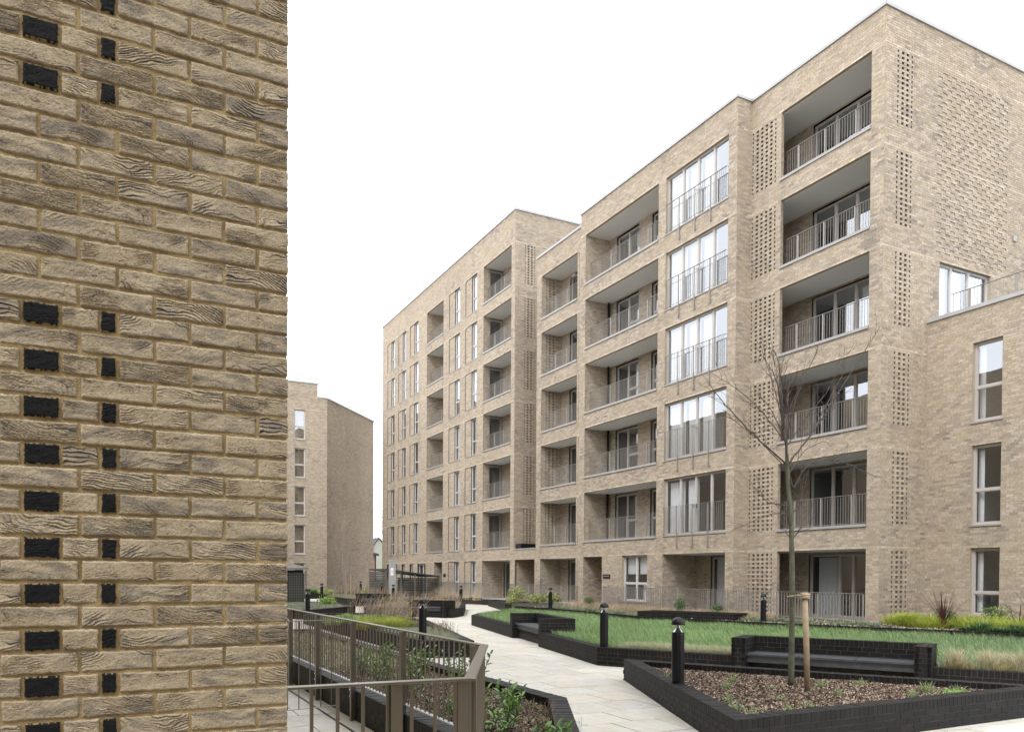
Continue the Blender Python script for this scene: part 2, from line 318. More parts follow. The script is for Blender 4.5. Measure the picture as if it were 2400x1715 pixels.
class Masonry:
    """collects bricks and mortar of one building"""
    def __init__(s, seed): s.b = []; s.q = MB(); s.seed = seed; s.single = []
    def quad(s, fr, u0, u1, z0, z1, n=0.):
        p = [fr.P(u0, n, z0), fr.P(u1, n, z0), fr.P(u1, n, z1), fr.P(u0, n, z1)]
        s.q.add(p, [(3, 2, 1, 0)] if not fr.flip else [(0, 1, 2, 3)])
    def wall(s, fr, u0, u1, z0, z1, holes=(), perf=(), recess=(), relief=None, proud=.005, bricks=True, bandz=None, tone=1., single=False):
        """holes (ua,ub,za,zb); perf (list of (ua,ub), za, zb): every second course has those gaps; recess: same as holes but set back"""
        k0 = int(math.floor((z0-ZC)/COURSE)); k1 = int(math.ceil((z1-ZC)/COURSE)); prev = None; run0 = None
        rows = []
        for k in range(k0, k1):
            a = max(z0, ZC+k*COURSE); b = min(z1, ZC+(k+1)*COURSE); zc = (a+b)/2
            if b-a < .01: continue
            cuts = [(h[0], h[1]) for h in holes if h[2] < zc < h[3]]; pc = []
            for cols, za, zb in perf:
                if za-.01 < zc < zb+.01 and (k % 2) == 1: pc += cols
            cuts = sorted(cuts+pc); segs = []; x = u0
            for c in cuts:
                if c[0] > x: segs.append((x, min(c[0], u1)))
                x = max(x, c[1])
            if x < u1: segs.append((x, u1))
            deep = bool(pc)
            rec = []
            rows.append((k, a, b, segs, deep, rec))
            if bricks:
                for (sa, sb) in segs:
                    j0 = int(math.floor((sa - (k % 2)*PITCH/2)/PITCH)); j = j0
                    while True:
                        ua = j*PITCH+(k % 2)*PITCH/2; ub = ua+PITCH; j += 1
                        if ua >= sb: break
                        xa, xb = max(ua+.005, sa), min(ub-.005, sb)
                        if xb-xa < .03:
                            continue
                        um = (xa+xb)/2; n1 = proud; n0 = -.002; grow_ = 0
                        if deep and any(c[0]-.3 < um < c[1]+.3 for c in pc): n0 = -.10
                        for r in recess:
                            if r[0] < um < r[1] and r[2] < zc < r[3]: n1 = -.035; n0 = -.04
                        if relief and relief[0] < um < relief[1] and relief[2] < zc < relief[3] and k % 2 == 0 and (j + (k//2)) % 2 == 0 and xb-xa > .2:
                            n1 = -.011; n0 = -.02; xa -= .005; xb += .005; rec.append((xa, xb)); grow_ = .005
                        band = 1.22 if bandz and any(abs(zc-bz) < .037 for bz in bandz) else 1.
                        for h in holes:      # run-off marks below the ends of the sills
                            if h[2] > .5 and h[2]-.75 < zc < h[2] and (abs(um-h[0]) < .14 or abs(um-h[1]) < .14) and random.random() < .8-(h[2]-zc)*.7: band *= random.uniform(.80, .93)
                        if z1-zc < .35: band *= random.uniform(.88, 1.0)
                        full = xb-xa > .214 and n1 == proud and n0 > -.01
                        s.b.append((fr, xa, xb, a+.005-grow_, b-.005+grow_, n0, n1, band*tone, full and single))
        # mortar sheets, merged upward while the segments stay the same
        def minus(segs, rec):
            out = []
            for (sa, sb) in segs:
                x = sa
                for r in sorted(rec):
                    if r[0] >= sb or r[1] <= sa: continue
                    if r[0] > x: out.append((x, r[0]))
                    x = r[1]
                if x < sb: out.append((x, sb))
            return out
        rows = [(r[0], r[1], r[2], minus(r[3], r[5]) if r[5] else r[3]) for r in rows]
        i = 0
        while i < len(rows):
            j = i
            while j+1 < len(rows) and rows[j+1][3] == rows[i][3] and abs(rows[j+1][1]-rows[j][2]) < 1e-6: j += 1
            for (sa, sb) in rows[i][3]:
                # strips that carry set-back bricks sit deeper
                dz = [(r[0], r[1]) for r in recess if r[2] < (rows[i][1]+rows[j][2])/2 < r[3] and r[0] < sb and r[1] > sa]
                x = sa
                for d in sorted(dz):
                    if d[0] > x: s.quad(fr, x, d[0], rows[i][1], rows[j][2])
                    s.quad(fr, max(d[0], sa), min(d[1], sb), rows[i][1], rows[j][2], -.04); x = d[1]
                if x < sb: s.quad(fr, x, sb, rows[i][1], rows[j][2])
            i = j+1
    def finish(s, root, nsingle=300, name='wall'):
        w = s.q.build(name, M['mortar'], root)
        if not s.b: return w
        fr = [b[0] for b in s.b]
        ua, ub, za, zb, n0, n1, band = [np.array([b[i] for b in s.b]) for i in range(1, 8)]
        um, zm = (ua+ub)/2, (za+zb)/2
        cols = palette(len(um), um, zm, s.seed)*band[:, None]; cols = np.minimum(cols, .62)
        n1 = n1 + np.where(n1 > 0, (RNG.random(len(n1))-.5)*.003, 0)
        cen = np.array([fr[i].P(um[i], 0, zm[i]) for i in range(len(fr))])
        cand = np.array([b[8] for b in s.b]); d = np.linalg.norm(cen-np.array([0, 0, EYE]), axis=1); d[~cand] = 1e9
        order = np.argsort(d)[:nsingle]; order = order[d[order] < 1e8]; pick = np.zeros(len(d), bool); pick[order] = True
        Vs, Cs = [], []
        groups = {}
        for i, f in enumerate(fr): groups.setdefault(id(f), (f, []))[1].append(i)
        F0 = np.array([(0,1,2,3),(0,4,5,1),(1,5,6,2),(2,6,7,3),(3,7,4,0)])   # front, bottom, right, top, left
        Fs = []; base = 0
        for f, idx in groups.values():
            idx = np.array([i for i in idx if not pick[i]])
            if len(idx) == 0: continue
            a, b2, c, d2, e, g = ua[idx], ub[idx], za[idx], zb[idx], n0[idx], n1[idx]
            V = np.stack([f.arr(a, g, c), f.arr(b2, g, c), f.arr(b2, g, d2), f.arr(a, g, d2), f.arr(a, e, c), f.arr(b2, e, c), f.arr(b2, e, d2), f.arr(a, e, d2)], 1)
            FF = (np.arange(len(idx))*8)[:, None, None]+F0[None]
            if not f.flip: FF = FF[:, :, ::-1]
            Vs.append(V.reshape(-1, 3)); Cs.append(np.repeat(cols[idx], 8, 0)); Fs.append(FF.reshape(-1, 4)+base); base += len(idx)*8
        me = np_mesh('brickwork', np.concatenate(Vs), np.concatenate(Fs), np.concatenate(Cs), M['brick'])
        o = bpy.data.objects.new('brickwork', me); link(o, w); o['kind'] = 'stuff'
        if len(order):
            mb = MB(); mb.box(-.1075, .1075, -.005, .002, -.0325, .0325)
            bm = mb.mesh('brick', M['brick_o'])
            for i in order:
                f = fr[i]; ang = math.atan2(-f.N[0], f.N[1]) + math.pi
                # local -Y looks along the wall normal
                ang = math.atan2(f.N[1], f.N[0]) + math.pi/2
                o = bpy.data.objects.new('brick', bm); o.color = (*cols[i], 1)
                link(o, w, Matrix.Translation(Vector(cen[i]))@Matrix.Rotation(ang, 4, 'Z'))
        return w
def fbox(mb, fr, u0, u1, n0, n1, z0, z1, col=None):
    P = [fr.P(u0, n0, z0), fr.P(u1, n0, z0), fr.P(u1, n1, z0), fr.P(u0, n1, z0), fr.P(u0, n0, z1), fr.P(u1, n0, z1), fr.P(u1, n1, z1), fr.P(u0, n1, z1)]
    F = [(0,3,2,1),(4,5,6,7),(0,1,5,4),(1,2,6,5),(2,3,7,6),(3,0,4,7)]
    if fr.flip: F = [tuple(reversed(f)) for f in F]
    mb.add(P, F, col)
def fquad(mb, fr, u0, u1, z0, z1, n):
    P = [fr.P(u0, n, z0), fr.P(u1, n, z0), fr.P(u1, n, z1), fr.P(u0, n, z1)]
    mb.add(P, [(3, 2, 1, 0)] if not fr.flip else [(0, 1, 2, 3)])
def window(root, fr, u0, u1, z0, z1, us=(), zs=(), rev=.11, fm='frame', gm='glass', vents=(), curtain=None, room=True, roomd=2.2, sill=True, fw=.055, handle=None, name='window', ucut=()):
    """frame > panes, vents, curtain, room; us = mullion positions, zs = transom heights; ucut = transom only between two mullions"""
    mb = MB(); n1, n0 = -rev, -rev-.07
    fbox(mb, fr, u0, u0+fw, n0, n1, z0, z1); fbox(mb, fr, u1-fw, u1, n0, n1, z0, z1)
    fbox(mb, fr, u0+fw, u1-fw, n0, n1-.001, z0, z0+fw); fbox(mb, fr, u0+fw, u1-fw, n0, n1-.001, z1-fw, z1)
    xs = [u0+fw]
    for m in us: fbox(mb, fr, m-fw*.8, m+fw*.8, n0, n1-.002, z0+fw, z1-fw); xs += [m-fw*.8, m+fw*.8]
    xs.append(u1-fw); cells = [(xs[i], xs[i+1]) for i in range(0, len(xs), 2)]
    o = None; panes = []
    for ci, (a, b) in enumerate(cells):
        zz = [z0+fw]
        tz = zs if (not ucut or ci in ucut) else ()
        for t in tz: fbox(mb, fr, a, b, n0, n1-.003, t-fw*.6, t+fw*.6); zz += [t-fw*.6, t+fw*.6]
        zz.append(z1-fw)
        for i in range(0, len(zz), 2): panes.append((a, b, zz[i], zz[i+1]))
    # thin casement beads give each light its own edge
    for (a, b, c, d) in panes:
        e = .022
        for q in ((a, a+e, c, d), (b-e, b, c, d), (a+e, b-e, c, c+e), (a+e, b-e, d-e, d)): fbox(mb, fr, q[0], q[1], n0+.012, n1-.018, q[2], q[3])
    o = mb.build(name, M[fm], root)
    for (a, b, c, d) in panes:
        g = MB(); fquad(g, fr, a, b, c, d, -rev-.045); g.build('pane', M[gm], o)
    for (a, b, z) in vents:
        v = MB(); fbox(v, fr, a, b, n1-.004, n1+.012, z-.012, z+.012); v.build('trickle_vent', M['frame_light'], o)
    if handle:
        h = MB()
        for hu in handle:
            fbox(h, fr, hu-.012, hu+.012, n1, n1+.03, z0+.98, z0+1.13); fbox(h, fr, hu-.012, hu+.10, n1+.03, n1+.045, z0+1.06, z0+1.08)
        h.build('handle', M['chrome'], o)
    if curtain:
        for (a, b, c, d, amp) in curtain:
            cu = MB(); nseg = max(2, int((b-a)/.02)); vs = []
            for i in range(nseg+1):
                u = a+(b-a)*i/nseg; n = -rev-.16-amp*(.5+.5*math.sin(u*52+math.sin(u*9)*2)); vs += [fr.P(u, n, c), fr.P(u, n, d)]
            cu.add(vs, [(2*i, 2*i+2, 2*i+3, 2*i+1) for i in range(nseg)]); cu.build('curtain' if amp > .001 else 'blind', M['curtain'], o, smooth=True)
    if room:
        r = MB(); a, b, c, d = u0-.25, u1+.25, z0-.05, z1+.02; n = -rev-.09; m = -roomd
        P = [fr.P(a, n, c), fr.P(b, n, c), fr.P(b, n, d), fr.P(a, n, d), fr.P(a, m, c), fr.P(b, m, c), fr.P(b, m, d), fr.P(a, m, d)]
        r.add(P, [(4, 5, 6, 7), (0, 4, 7, 3), (1, 2, 6, 5), (3, 7, 6, 2), (0, 1, 5, 4)]); r.build('room', M['room'], o)
    if sill:
        s = MB(); fbox(s, fr, u0-.03, u1+.03, -rev-.02, .035, z0-.05, z0-.002); s.build('sill', M['sill'], o)
    return o
def reveals(ms, fr, u0, u1, z0, z1, d, soffit=True, bricks=True):
    """the four inner faces of an opening cut through the leaf of brick"""
    q = ms.q
    for (u, sgn) in ((u0, 1), (u1, -1)):
        k0 = int(round((z0-ZC)/COURSE)); k1 = int(round((z1-ZC)/COURSE))
        P = [fr.P(u, .006, z0), fr.P(u, -d, z0), fr.P(u, -d, z1), fr.P(u, .006, z1)]; q.add(P, [(0, 1, 2, 3)])
    if soffit:
        P = [fr.P(u0, .0, z1), fr.P(u1, .0, z1), fr.P(u1, -d, z1), fr.P(u0, -d, z1)]; q.add(P, [(0, 1, 2, 3)])
    P = [fr.P(u0, .0, z0), fr.P(u1, .0, z0), fr.P(u1, -d, z0), fr.P(u0, -d, z0)]; q.add(P, [(3, 2, 1, 0)])
def railing(root, fr, u0, u1, zb, zt, n, posts, name='balcony_railing', mat='rail', bar=.011, gap=.105, rail=(.045, .012), pw=.05, base=True, foot=0, bottom=.0, wrap=0):
    r = MB(); fbox(r, fr, u0, u1, n-rail[0]/2, n+rail[0]/2, zt-rail[1], zt); 
    if base: fbox(r, fr, u0, u1, n-.012, n+.012, zb+.05, zb+.062)
    if wrap:
        for u in (u0, u1):
            for z in (zt-rail[1], zb+.05): fbox(r, fr, u-.006, u+.006, n-wrap, n+.02, z, z+.012)
    o = r.build(name, M[mat], root)
    for p in posts:
        b = MB(); fbox(b, fr, p-pw/2, p+pw/2, n-.028, n+.012, zb-foot, zt-rail[1])
        if foot: fbox(b, fr, p-.04, p+.04, n-.05, n-.02, zb-foot-.02, zb-foot+.1)
        b.build('post', M[mat], o)
    bb = MB(); k = int((u1-u0)/gap)
    for i in range(k+1):
        u = u0+(u1-u0)*(i+.5)/(k+1) if k else u0
        if all(abs(u-p) > .04 for p in posts): fbox(bb, fr, u-bar/2, u+bar/2, n-bar/2, n+bar/2, zb+(.055 if base else 0), zt-rail[1])
    s = bb.build('balusters', M[mat], o); s['kind'] = 'stuff'
    return o
H = 2.645       # head of every opening above its storey line
def loggia(root, ms, X, ya, yb, k, xb, left, right, doors, posts, gnd=False, rail=True, soffit_left=True, ia=None, ib=None, perf_left=False, leftwin=False):
    """recessed balcony; xb = back wall; ia/ib inner limits where the room behind is wider than the opening"""
    fr = front(X); z0 = 3*k+(.32 if not gnd else .30); z1 = 3*k+H; ia = ia if ia is not None else ya; ib = ib if ib is not None else yb
    zf = z0+.06; zc = z1-.0
    # inner leaf behind the opening, side walls, back wall
    ms.wall(front(xb), ia, ib, zf-.06, z1, holes=[(d['u'][0], d['u'][1], d['z'][0], d['z'][1]) for d in doors])
    perf = []; hl = []
    if perf_left: perf = [([(xb-.95, xb-.90), (xb-.76, xb-.66), (xb-.53, xb-.43), (xb-.29, xb-.24)], 3*k+.4, 3*k+2.56)]
    if leftwin: hl = [(X+.42, xb-.05, zf, z1-.1)]
    ms.wall(side(ib), X+.11, xb, zf-.06, z1, perf=perf, holes=hl)
    if perf_left:
        c = MB(); fquad(c, side(ib), xb-1.0, xb-.2, zf, z1-.05, -.11); c.build('screen_backing', M['cavity'], root)  # dark sheet painted as the shade behind the side screen
    ms.wall(rear(ia), X+.11, xb, zf-.06, z1)
    for u in (ya, yb):
        ms.q.add([(X-.006, u, z0), (X+.11, u, z0), (X+.11, u, z1), (X-.006, u, z1)], [(0, 1, 2, 3)])
    # jamb brick returns
    ms.wall(side(yb), X-.004, X+.109, z0, z1, proud=.004); 
    ms.q.add([(X-.004, ya, z1), (X+.115, ya, z1), (X+.115, yb, z1), (X-.004, yb, z1)], [(0, 1, 2, 3)])
    s = MB(); s.box(X+.116, xb, ia, ib, z1-.012, z1+.25); s.build('balcony_soffit', M['soffit'], root)
    f = MB(); f.box(X+.02, xb, ia, ib, z0-.25, zf-.015); f.build('balcony_floor', M['room'], root)
    if not gnd:
        e = MB(); e.box(X-.045, X+.12, ya-.0, yb+.03, z0-.002, z0+.085); e.build('balcony_sill', M['sill'], root)
    if rail: railing(root, fr, ya, yb, z0+.085, 3*k+1.36, -.26 if not gnd else -.2, posts)
    for d in doors:
        kw = {a: d[a] for a in d if a not in ('u', 'z')}
        window(root, front(xb), d['u'][0], d['u'][1], d['z'][0], d['z'][1], rev=.09, sill=False, **kw)
    if leftwin: window(root, side(ib), hl[0][0], hl[0][1], hl[0][2], hl[0][3], rev=.06, sill=False, gm='glass_dark', roomd=1.5)
def coping(root, pts, w=.36, name='parapet_coping'):
    for (a, b) in pts:
        mb = MB(); A, B = Vector(a), Vector(b); mb.bar(A+Vector((0, 0, .02)), B+Vector((0, 0, .02)), w, .11); mb.build(name, M['coping'], root)

# ================================================================== BUILDINGS
PT = 18.72
XT, XM, YT, YM, YML, YL, YF, YFE = 20.53, 19.85, 15.97, 21.42, 31.81, 37.29, 39.89, 64.1
bands6 = [3*k+H+.05 for k in range(6)]; bands7 = [3*k+H+.05 for k in range(7)]
def six_storey():
    root = empty('apartment_building', (XT, YT, 0), 'six storey buff brick block on the right with deep balconies, tall glazing and pierced screens', 'building')
    ms = Masonry(11)
    # front of the corner tower: balconies and pierced screen
    cols = [(20.255, 20.32), (20.43, 20.545), (20.645, 20.76), (20.86, 20.975), (21.08, 21.195), (21.325, 21.39)]
    ms.wall(front(XT), YT, YM, 0, PT, holes=[(16.44, 20.02, 3*k+.32, 3*k+H) for k in range(6)],
            perf=[(cols, 3*k+.42, 3*k+2.56) for k in range(6)], bandz=bands6, single=True)
    c = MB(); fquad(c, front(XT), 20.2, 21.41, .35, PT-1, -.112); c.build('screen_backing', M['cavity'], root)  # dark sheet in place of the shaded balcony seen through the holes
    # flank of the tower
    sc_ = [(21.065, 21.13), (21.255, 21.37), (21.47, 21.585), (21.695, 21.76)]
    ms.wall(side(YT), XT-.006, 34, 0, PT, holes=[(23.14, 25.75, 9.32, 9+H)], perf=[(sc_, 3*k+.42, 3*k+2.56) for k in range(6)],
            relief=(23.0, 26.47, 11.9, 17.6), bandz=bands6, single=True)
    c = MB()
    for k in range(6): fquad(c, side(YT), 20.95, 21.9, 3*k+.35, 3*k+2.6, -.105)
    c.build('screen_backing', M['cavity'], root)  # dark sheets give the flank holes their shade by colour
    for u in (22.66, 26.57):
        j = MB(); fbox(j, side(YT), u-.008, u+.008, .0, .0075, 0, PT); j.build('movement_joint', M['mortar'], root)
    j = MB(); fbox(j, side(YT), 26.9, 27.06, .008, .05, 13.02, 13.2); j.build('wall_box', M['sill'], root)
    # projecting bay
    ms.wall(side(YM), XM-.006, XT, 0, PT, bandz=bands6, single=True)
    hm = [(21.85, 25.42, 3*k+.40, 3*k+H) for k in range(1, 6)] + [(25.90, 31.38, 3*k+.32, 3*k+H) for k in range(1, 6)] + [(29.84, 31.42, 0, H), (26.47, 28.27, .70, H), (21.85, 25.46, .20, H)]
    ms.wall(front(XM), YM, YML, 0, PT, holes=hm, bandz=bands6, single=True)
    ms.wall(rear(YML), XM, XT, 0, PT)
    # set-back part between the bay and the taller block
    cl = [(32.995, 33.045), (32.79, 32.89), (32.56, 32.66), (32.34, 32.44), (32.12, 32.22)]
    ms.wall(front(XT), YML, YL, 0, PT, holes=[(33.19, 36.78, 3*k+.32, 3*k+H) for k in range(6)], perf=[(cl, 3*k+.42, 3*k+2.56) for k in range(6)], bandz=bands6)
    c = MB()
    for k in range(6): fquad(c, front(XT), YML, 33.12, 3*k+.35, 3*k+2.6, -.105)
    c.build('screen_backing', M['cavity'], root)  # shade in these holes is a dark sheet too
    ms.wall(rear(YL), XT, 26, 3.22, PT)
    # link above the entrance in the slot
    ms.wall(front(XT), YL, YF, 0, 3.2, holes=[(YL+.12, YF-.16, 0, H)])
    ms.wall(front(XT+1.6), YL, YF, 0, H); ms.wall(side(YF-.16), XT+.11, XT+1.6, 0, H); ms.wall(rear(YL+.12), XT+.11, XT+1.6, 0, H)
    for yy in (38.35, 39.0):
        p = MB(); p.box(XT+1.45, XT+1.6, yy-.11, yy+.11, 0, H); p.build('brick_pilaster', M['far_brick'], root)
    f = MB(); f.box(XT-.03, 26, YL, YF, 3.2, 3.27); f.box(XT+.12, XT+1.6, YL+.12, YF-.16, H, H+.2); f.build('ledge', M['sill'], root)
    f = MB(); f.box(XT+.1, XT+1.35, 39.2, 39.86, 3.28, 3.55); f.build('ledge_box', M['black'], root)
    ms.wall(front(26), YL, YF, 3.2, PT)
    rf = MB(); rf.prism([(XT+.3, YT+.3), (33.9, YT+.3), (33.9, YL-.2), (XT+.3, YL-.2)], PT-.45, PT-.35); rf.box(XM+.3, XT+.3, YM+.3, YML-.3, PT-.45, PT-.36); rf.build('flat_roof', M['slate'], root)
    rw = MB(); rw.box(33.8, 34, YT+.02, YL, 0, PT); rw.box(26.02, 33.8, YL-.2, YL-.01, 0, PT); rw.build('rear_wall', M['far_brick'], root)
    # balconies of the tower
    for k in range(6):
        g = k == 0; z = 3*k
        cur = {1: [(17.0, 17.7, z+.5, z+2.4, .06)], 2: [(19.0, 19.4, z+.5, z+2.4, .06), (16.6, 17.3, z+.5, z+2.4, .05)], 3: [(17.45, 18.1, z+.5, z+2.4, .05)], 5: [(17.0, 17.6, z+.5, z+2.4, .05)]}.get(k)
        if g: cur = [(18.95, 19.75, .45, 2.45, .07)]
        loggia(root, ms, XT, 16.44, 20.02, k, 22.03, None, None,
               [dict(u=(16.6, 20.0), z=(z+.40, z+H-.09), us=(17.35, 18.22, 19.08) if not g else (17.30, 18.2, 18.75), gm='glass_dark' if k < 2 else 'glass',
                     vents=[(17.5, 18.0, z+H-.13), (18.4, 18.9, z+H-.13)], curtain=cur, handle=(17.31, 17.39))],
               [17.2, 18.4, 19.5], gnd=g, rail=not g, ia=16.42, ib=21.32)
    # tall glazed bays with outer rails
    for k in range(1, 6):
        z = 3*k; cur = [(24.4, 25.3, z+.5, z+2.5, .06), (23.6, 24.25, z+.5, z+2.5, .05)]
        if k > 1: cur += [(22.7, 23.4, z+.5, z+2.5, .05)]
        reveals(ms, front(XM), 21.85, 25.42, z+.40, z+H, .2)
        window(root, front(XM), 21.85, 25.42, z+.40, z+H, us=(22.72, 23.60, 24.50), vents=[(22.9, 23.4, z+H-.05), (23.8, 24.3, z+H-.05)],
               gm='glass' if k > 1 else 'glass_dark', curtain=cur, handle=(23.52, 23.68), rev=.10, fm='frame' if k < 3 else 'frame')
        railing(root, front(XM), 21.90, 25.40, z+.40, z+1.52, .06, [22.75, 23.63, 24.55], name='juliet_railing', foot=.5, pw=.035, wrap=.1)
    for k in range(1, 6):
        z = 3*k
        loggia(root, ms, XM, 25.90, 31.38, k, 21.20, None, None,
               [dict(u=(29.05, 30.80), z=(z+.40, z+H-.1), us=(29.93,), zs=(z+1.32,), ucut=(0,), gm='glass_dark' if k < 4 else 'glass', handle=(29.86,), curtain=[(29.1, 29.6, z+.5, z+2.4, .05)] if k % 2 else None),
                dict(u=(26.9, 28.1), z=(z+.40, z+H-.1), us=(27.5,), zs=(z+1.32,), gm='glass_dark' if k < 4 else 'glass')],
               [26.92, 28.27, 29.66])
        if k < 5:
            p = MB(); p.tube([(21.05, 31.2, z+.38), (21.05, 31.2, z+H)], .055, 10); p.build('rain_pipe', M['black'], root, smooth=True)
    loggia(root, ms, XM, 21.85, 25.46, 0, 21.6, None, None,
           [dict(u=(22.0, 24.6), z=(.40, H-.1), us=(22.72, 23.42), gm='glass_dark', handle=(22.66, 22.80), curtain=[(23.5, 24.5, .45, 2.5, .01)])], [], gnd=True, rail=False)
    reveals(ms, front(XM), 26.47, 28.27, .70, H, .2)
    window(root, front(XM), 26.47, 28.27, .70, H, us=(27.37,), zs=(1.45,), fm='frame_light', gm='glass_dark', vents=[(26.65, 27.15, H-.03), (27.6, 28.1, H-.03)],
           curtain=[(26.5, 27.32, 1.85, 2.6, 0), (27.42, 28.2, 1.85, 2.6, 0), (26.6, 27.1, .75, 1.4, .04)], rev=.12)
    # entrance recess with brick pilasters and the name plate
    ms.wall(front(XM+1.5), 29.84, 31.42, 0, H); ms.wall(side(31.42), XM+.0, XM+1.5, 0, H); ms.wall(rear(29.84), XM, XM+1.5, 0, H)
    for yy in (30.35, 30.95):
        ms.wall(front(XM+1.38), yy-.11, yy+.11, 0, H); ms.wall(side(yy-.11), XM+1.38, XM+1.5, 0, H)
    f = MB(); f.box(XM+.12, XM+1.5, 29.84, 31.42, H, H+.2); f.build('balcony_soffit', M['soffit'], root)
    f = MB(); f.box(XM+.004, XM+1.5, 29.84, 31.42, .28, .34); f.build('entrance_step', M['sill'], root)
    p = MB(); fbox(p, front(XM), 29.16, 29.72, .006, .03, 1.66, 1.84); p = p.build('name_plate', M['black'], root)
    l = MB()
    for i, w in enumerate((.045, .05, .03, .05, .045, .04)):
        u = 29.22+i*.075; fbox(l, front(XM), u, u+w, .031, .034, 1.735, 1.775)
    l.build('lettering', M['lettering'], p)
    for k in range(6):
        loggia(root, ms, XT, 33.19, 36.78, k, 21.75, None, None,
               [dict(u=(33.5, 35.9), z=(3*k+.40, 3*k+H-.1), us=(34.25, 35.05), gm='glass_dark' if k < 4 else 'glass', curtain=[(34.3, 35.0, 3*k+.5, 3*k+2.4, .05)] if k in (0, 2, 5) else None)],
               [34.58, 35.7], gnd=k == 0, rail=k > 0, perf_left=k > 0)
    # window of the roof terrace
    reveals(ms, side(YT), 23.14, 25.75, 9.32, 9+H, .2)
    window(root, side(YT), 23.14, 25.75, 9.32, 9+H, us=(23.86, 24.75), vents=[(24.0, 24.5, 9+H-.06), (24.95, 25.45, 9+H-.06)], rev=.10, fm='frame_light',
           curtain=[(23.2, 23.8, 9.5, 11.6, .03), (24.0, 24.6, 9.5, 11.6, .03), (24.85, 25.6, 9.5, 11.6, .03)])
    p = PT+.03
    coping(root, [((XT+.13, YT-.04, p), (XT+.13, YM+.0, p)), ((XT-.03, YT+.13, p+.001), (34, YT+.13, p+.001)), ((XM+.13, YM-.04, p+.002), (XM+.13, YML+.04, p+.002)),
                  ((XM-.03, YM+.13, p+.004), (XT+.3, YM+.13, p+.004)), ((XT+.13, YML, p), (XT+.13, YL+.04, p))])
    ms.finish(root)
six_storey()
def seven_storey():
    root = empty('apartment_building', (XT, YF, 0), 'seven storey pale brick block in the middle distance with columns of narrow windows', 'building')
    ms = Masonry(23); top = 22.45
    holes = []; rec = []
    glass = [(45.08, 45.93, 46.9), (47.75, 48.66, 49.62), (55.55, 56.5, 57.4), (58.3, 59.15, 60.1), (60.98, 61.9, 62.85)]
    for k in range(1, 7):
        holes += [(40.34, 44.1, 3*k+.32, 3*k+H), (50.6, 53.75, 3*k+.32, 3*k+H)]
        for a, b, c in glass: holes.append((a, b, 3*k+.35, 3*k+H)); rec.append((b, c, 3*k+.35, 3*k+H))
    holes += [(40.34, 44.15, .2, H), (50.7, 52.2, 0, H), (53.9, 55.55, .3, 2.54)]
    for a, b, c in glass[:2]: holes.append((a, b, .42, H)); rec.append((b, c, .42, H))
    small = [(56.6, 57.3), (58.44, 59.14), (60.28, 61.0), (62.05, 62.8)]
    for a, b in small: holes.append((a, b, .45, 2.54))
    ms.wall(front(XT), YF, YFE, 0, top, holes=holes, recess=rec, bandz=bands7, tone=1.06, single=True)
    sc_ = [(21.14, 21.20), (21.32, 21.44), (21.54, 21.66), (21.755, 21.815)]
    ms.wall(side(YF), XT-.006, 30, 0, top, perf=[(sc_, 3*k+.42, 3*k+2.56) for k in range(1, 7)], bandz=bands7)
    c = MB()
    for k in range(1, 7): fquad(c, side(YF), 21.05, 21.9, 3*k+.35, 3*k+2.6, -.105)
    c.build('screen_backing', M['cavity'], root)  # dark sheets paint the shade inside the pierced side wall
    ms.wall(rear(YFE), XT, 22, 0, top, bricks=False)
    w = MB(); w.box(22, 30, YFE-.2, YFE, 0, top); w.box(29.8, 30, YF+.1, YFE-.2, 0, top); w.build('rear_wall', M['far_brick'], root)
    w = MB(); w.box(XT+.3, 29.7, YF+.3, YFE-.3, top-.45, top-.36); w.build('flat_roof', M['slate'], root)
    for k in range(1, 7):
        z = 3*k
        loggia(root, ms, XT, 40.34, 44.1, k, 21.86, None, None, [dict(u=(40.6, 42.9), z=(z+.40, z+H-.1), us=(41.4,), gm='glass_dark' if k < 5 else 'glass')], [41.72, 43.0], leftwin=True)
        loggia(root, ms, XT, 50.6, 53.75, k, 22.2, None, None, [dict(u=(50.8, 52.0), z=(z+.40, z+H-.1), gm='glass_dark')], [51.5])
        for i, (a, b, c) in enumerate(glass):
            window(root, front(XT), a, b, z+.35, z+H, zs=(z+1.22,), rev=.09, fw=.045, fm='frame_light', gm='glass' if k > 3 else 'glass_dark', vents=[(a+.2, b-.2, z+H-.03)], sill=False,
                   curtain=[(a+.05, b-.1, z+.45, z+2.5, .02)] if (i*7+k*3) % 4 < 3 else None)
            s = MB(); fbox(s, front(XT), a-.02, c, -.1, .03, z+.31, z+.348); s.build('sill', M['sill'], root)
    loggia(root, ms, XT, 40.34, 44.15, 0, 21.9, None, None, [dict(u=(40.6, 43.9), z=(.40, H-.1), us=(41.3, 42.2, 43.0), gm='glass_dark', handle=(43.0,))], [], gnd=True, rail=False)
    for a, b, c in glass[:2]: window(root, front(XT), a, b, .42, H, zs=(1.30,), rev=.09, fw=.045, fm='frame_light', gm='glass_dark', vents=[(a+.2, b-.2, H-.03)], curtain=[(a+.05, b-.1, .5, 2.5, .02)])
    ms.wall(front(XT+1.5), 50.7, 52.2, 0, H); ms.wall(side(52.2), XT+.01, XT+1.5, 0, H); ms.wall(rear(50.7), XT+.01, XT+1.5, 0, H)
    f = MB(); f.box(XT+.1, XT+1.5, 50.7, 52.2, H, H+.2); f.build('balcony_soffit', M['soffit'], root)
    p = MB(); fbox(p, front(XT), 50.0, 50.42, .006, .03, 1.62, 1.84); p.build('name_plate', M['black'], root)
    window(root, front(XT), 53.9, 55.55, .3, 2.54, us=(54.7,), rev=.12, fm='frame_light', gm='glass_dark')
    for a, b in small: window(root, front(XT), a, b, .45, 2.54, rev=.12, fw=.05, fm='frame_light', gm='glass_dark', zs=(1.25,), vents=[(a+.15, b-.15, 2.5)])
    p = top+.03
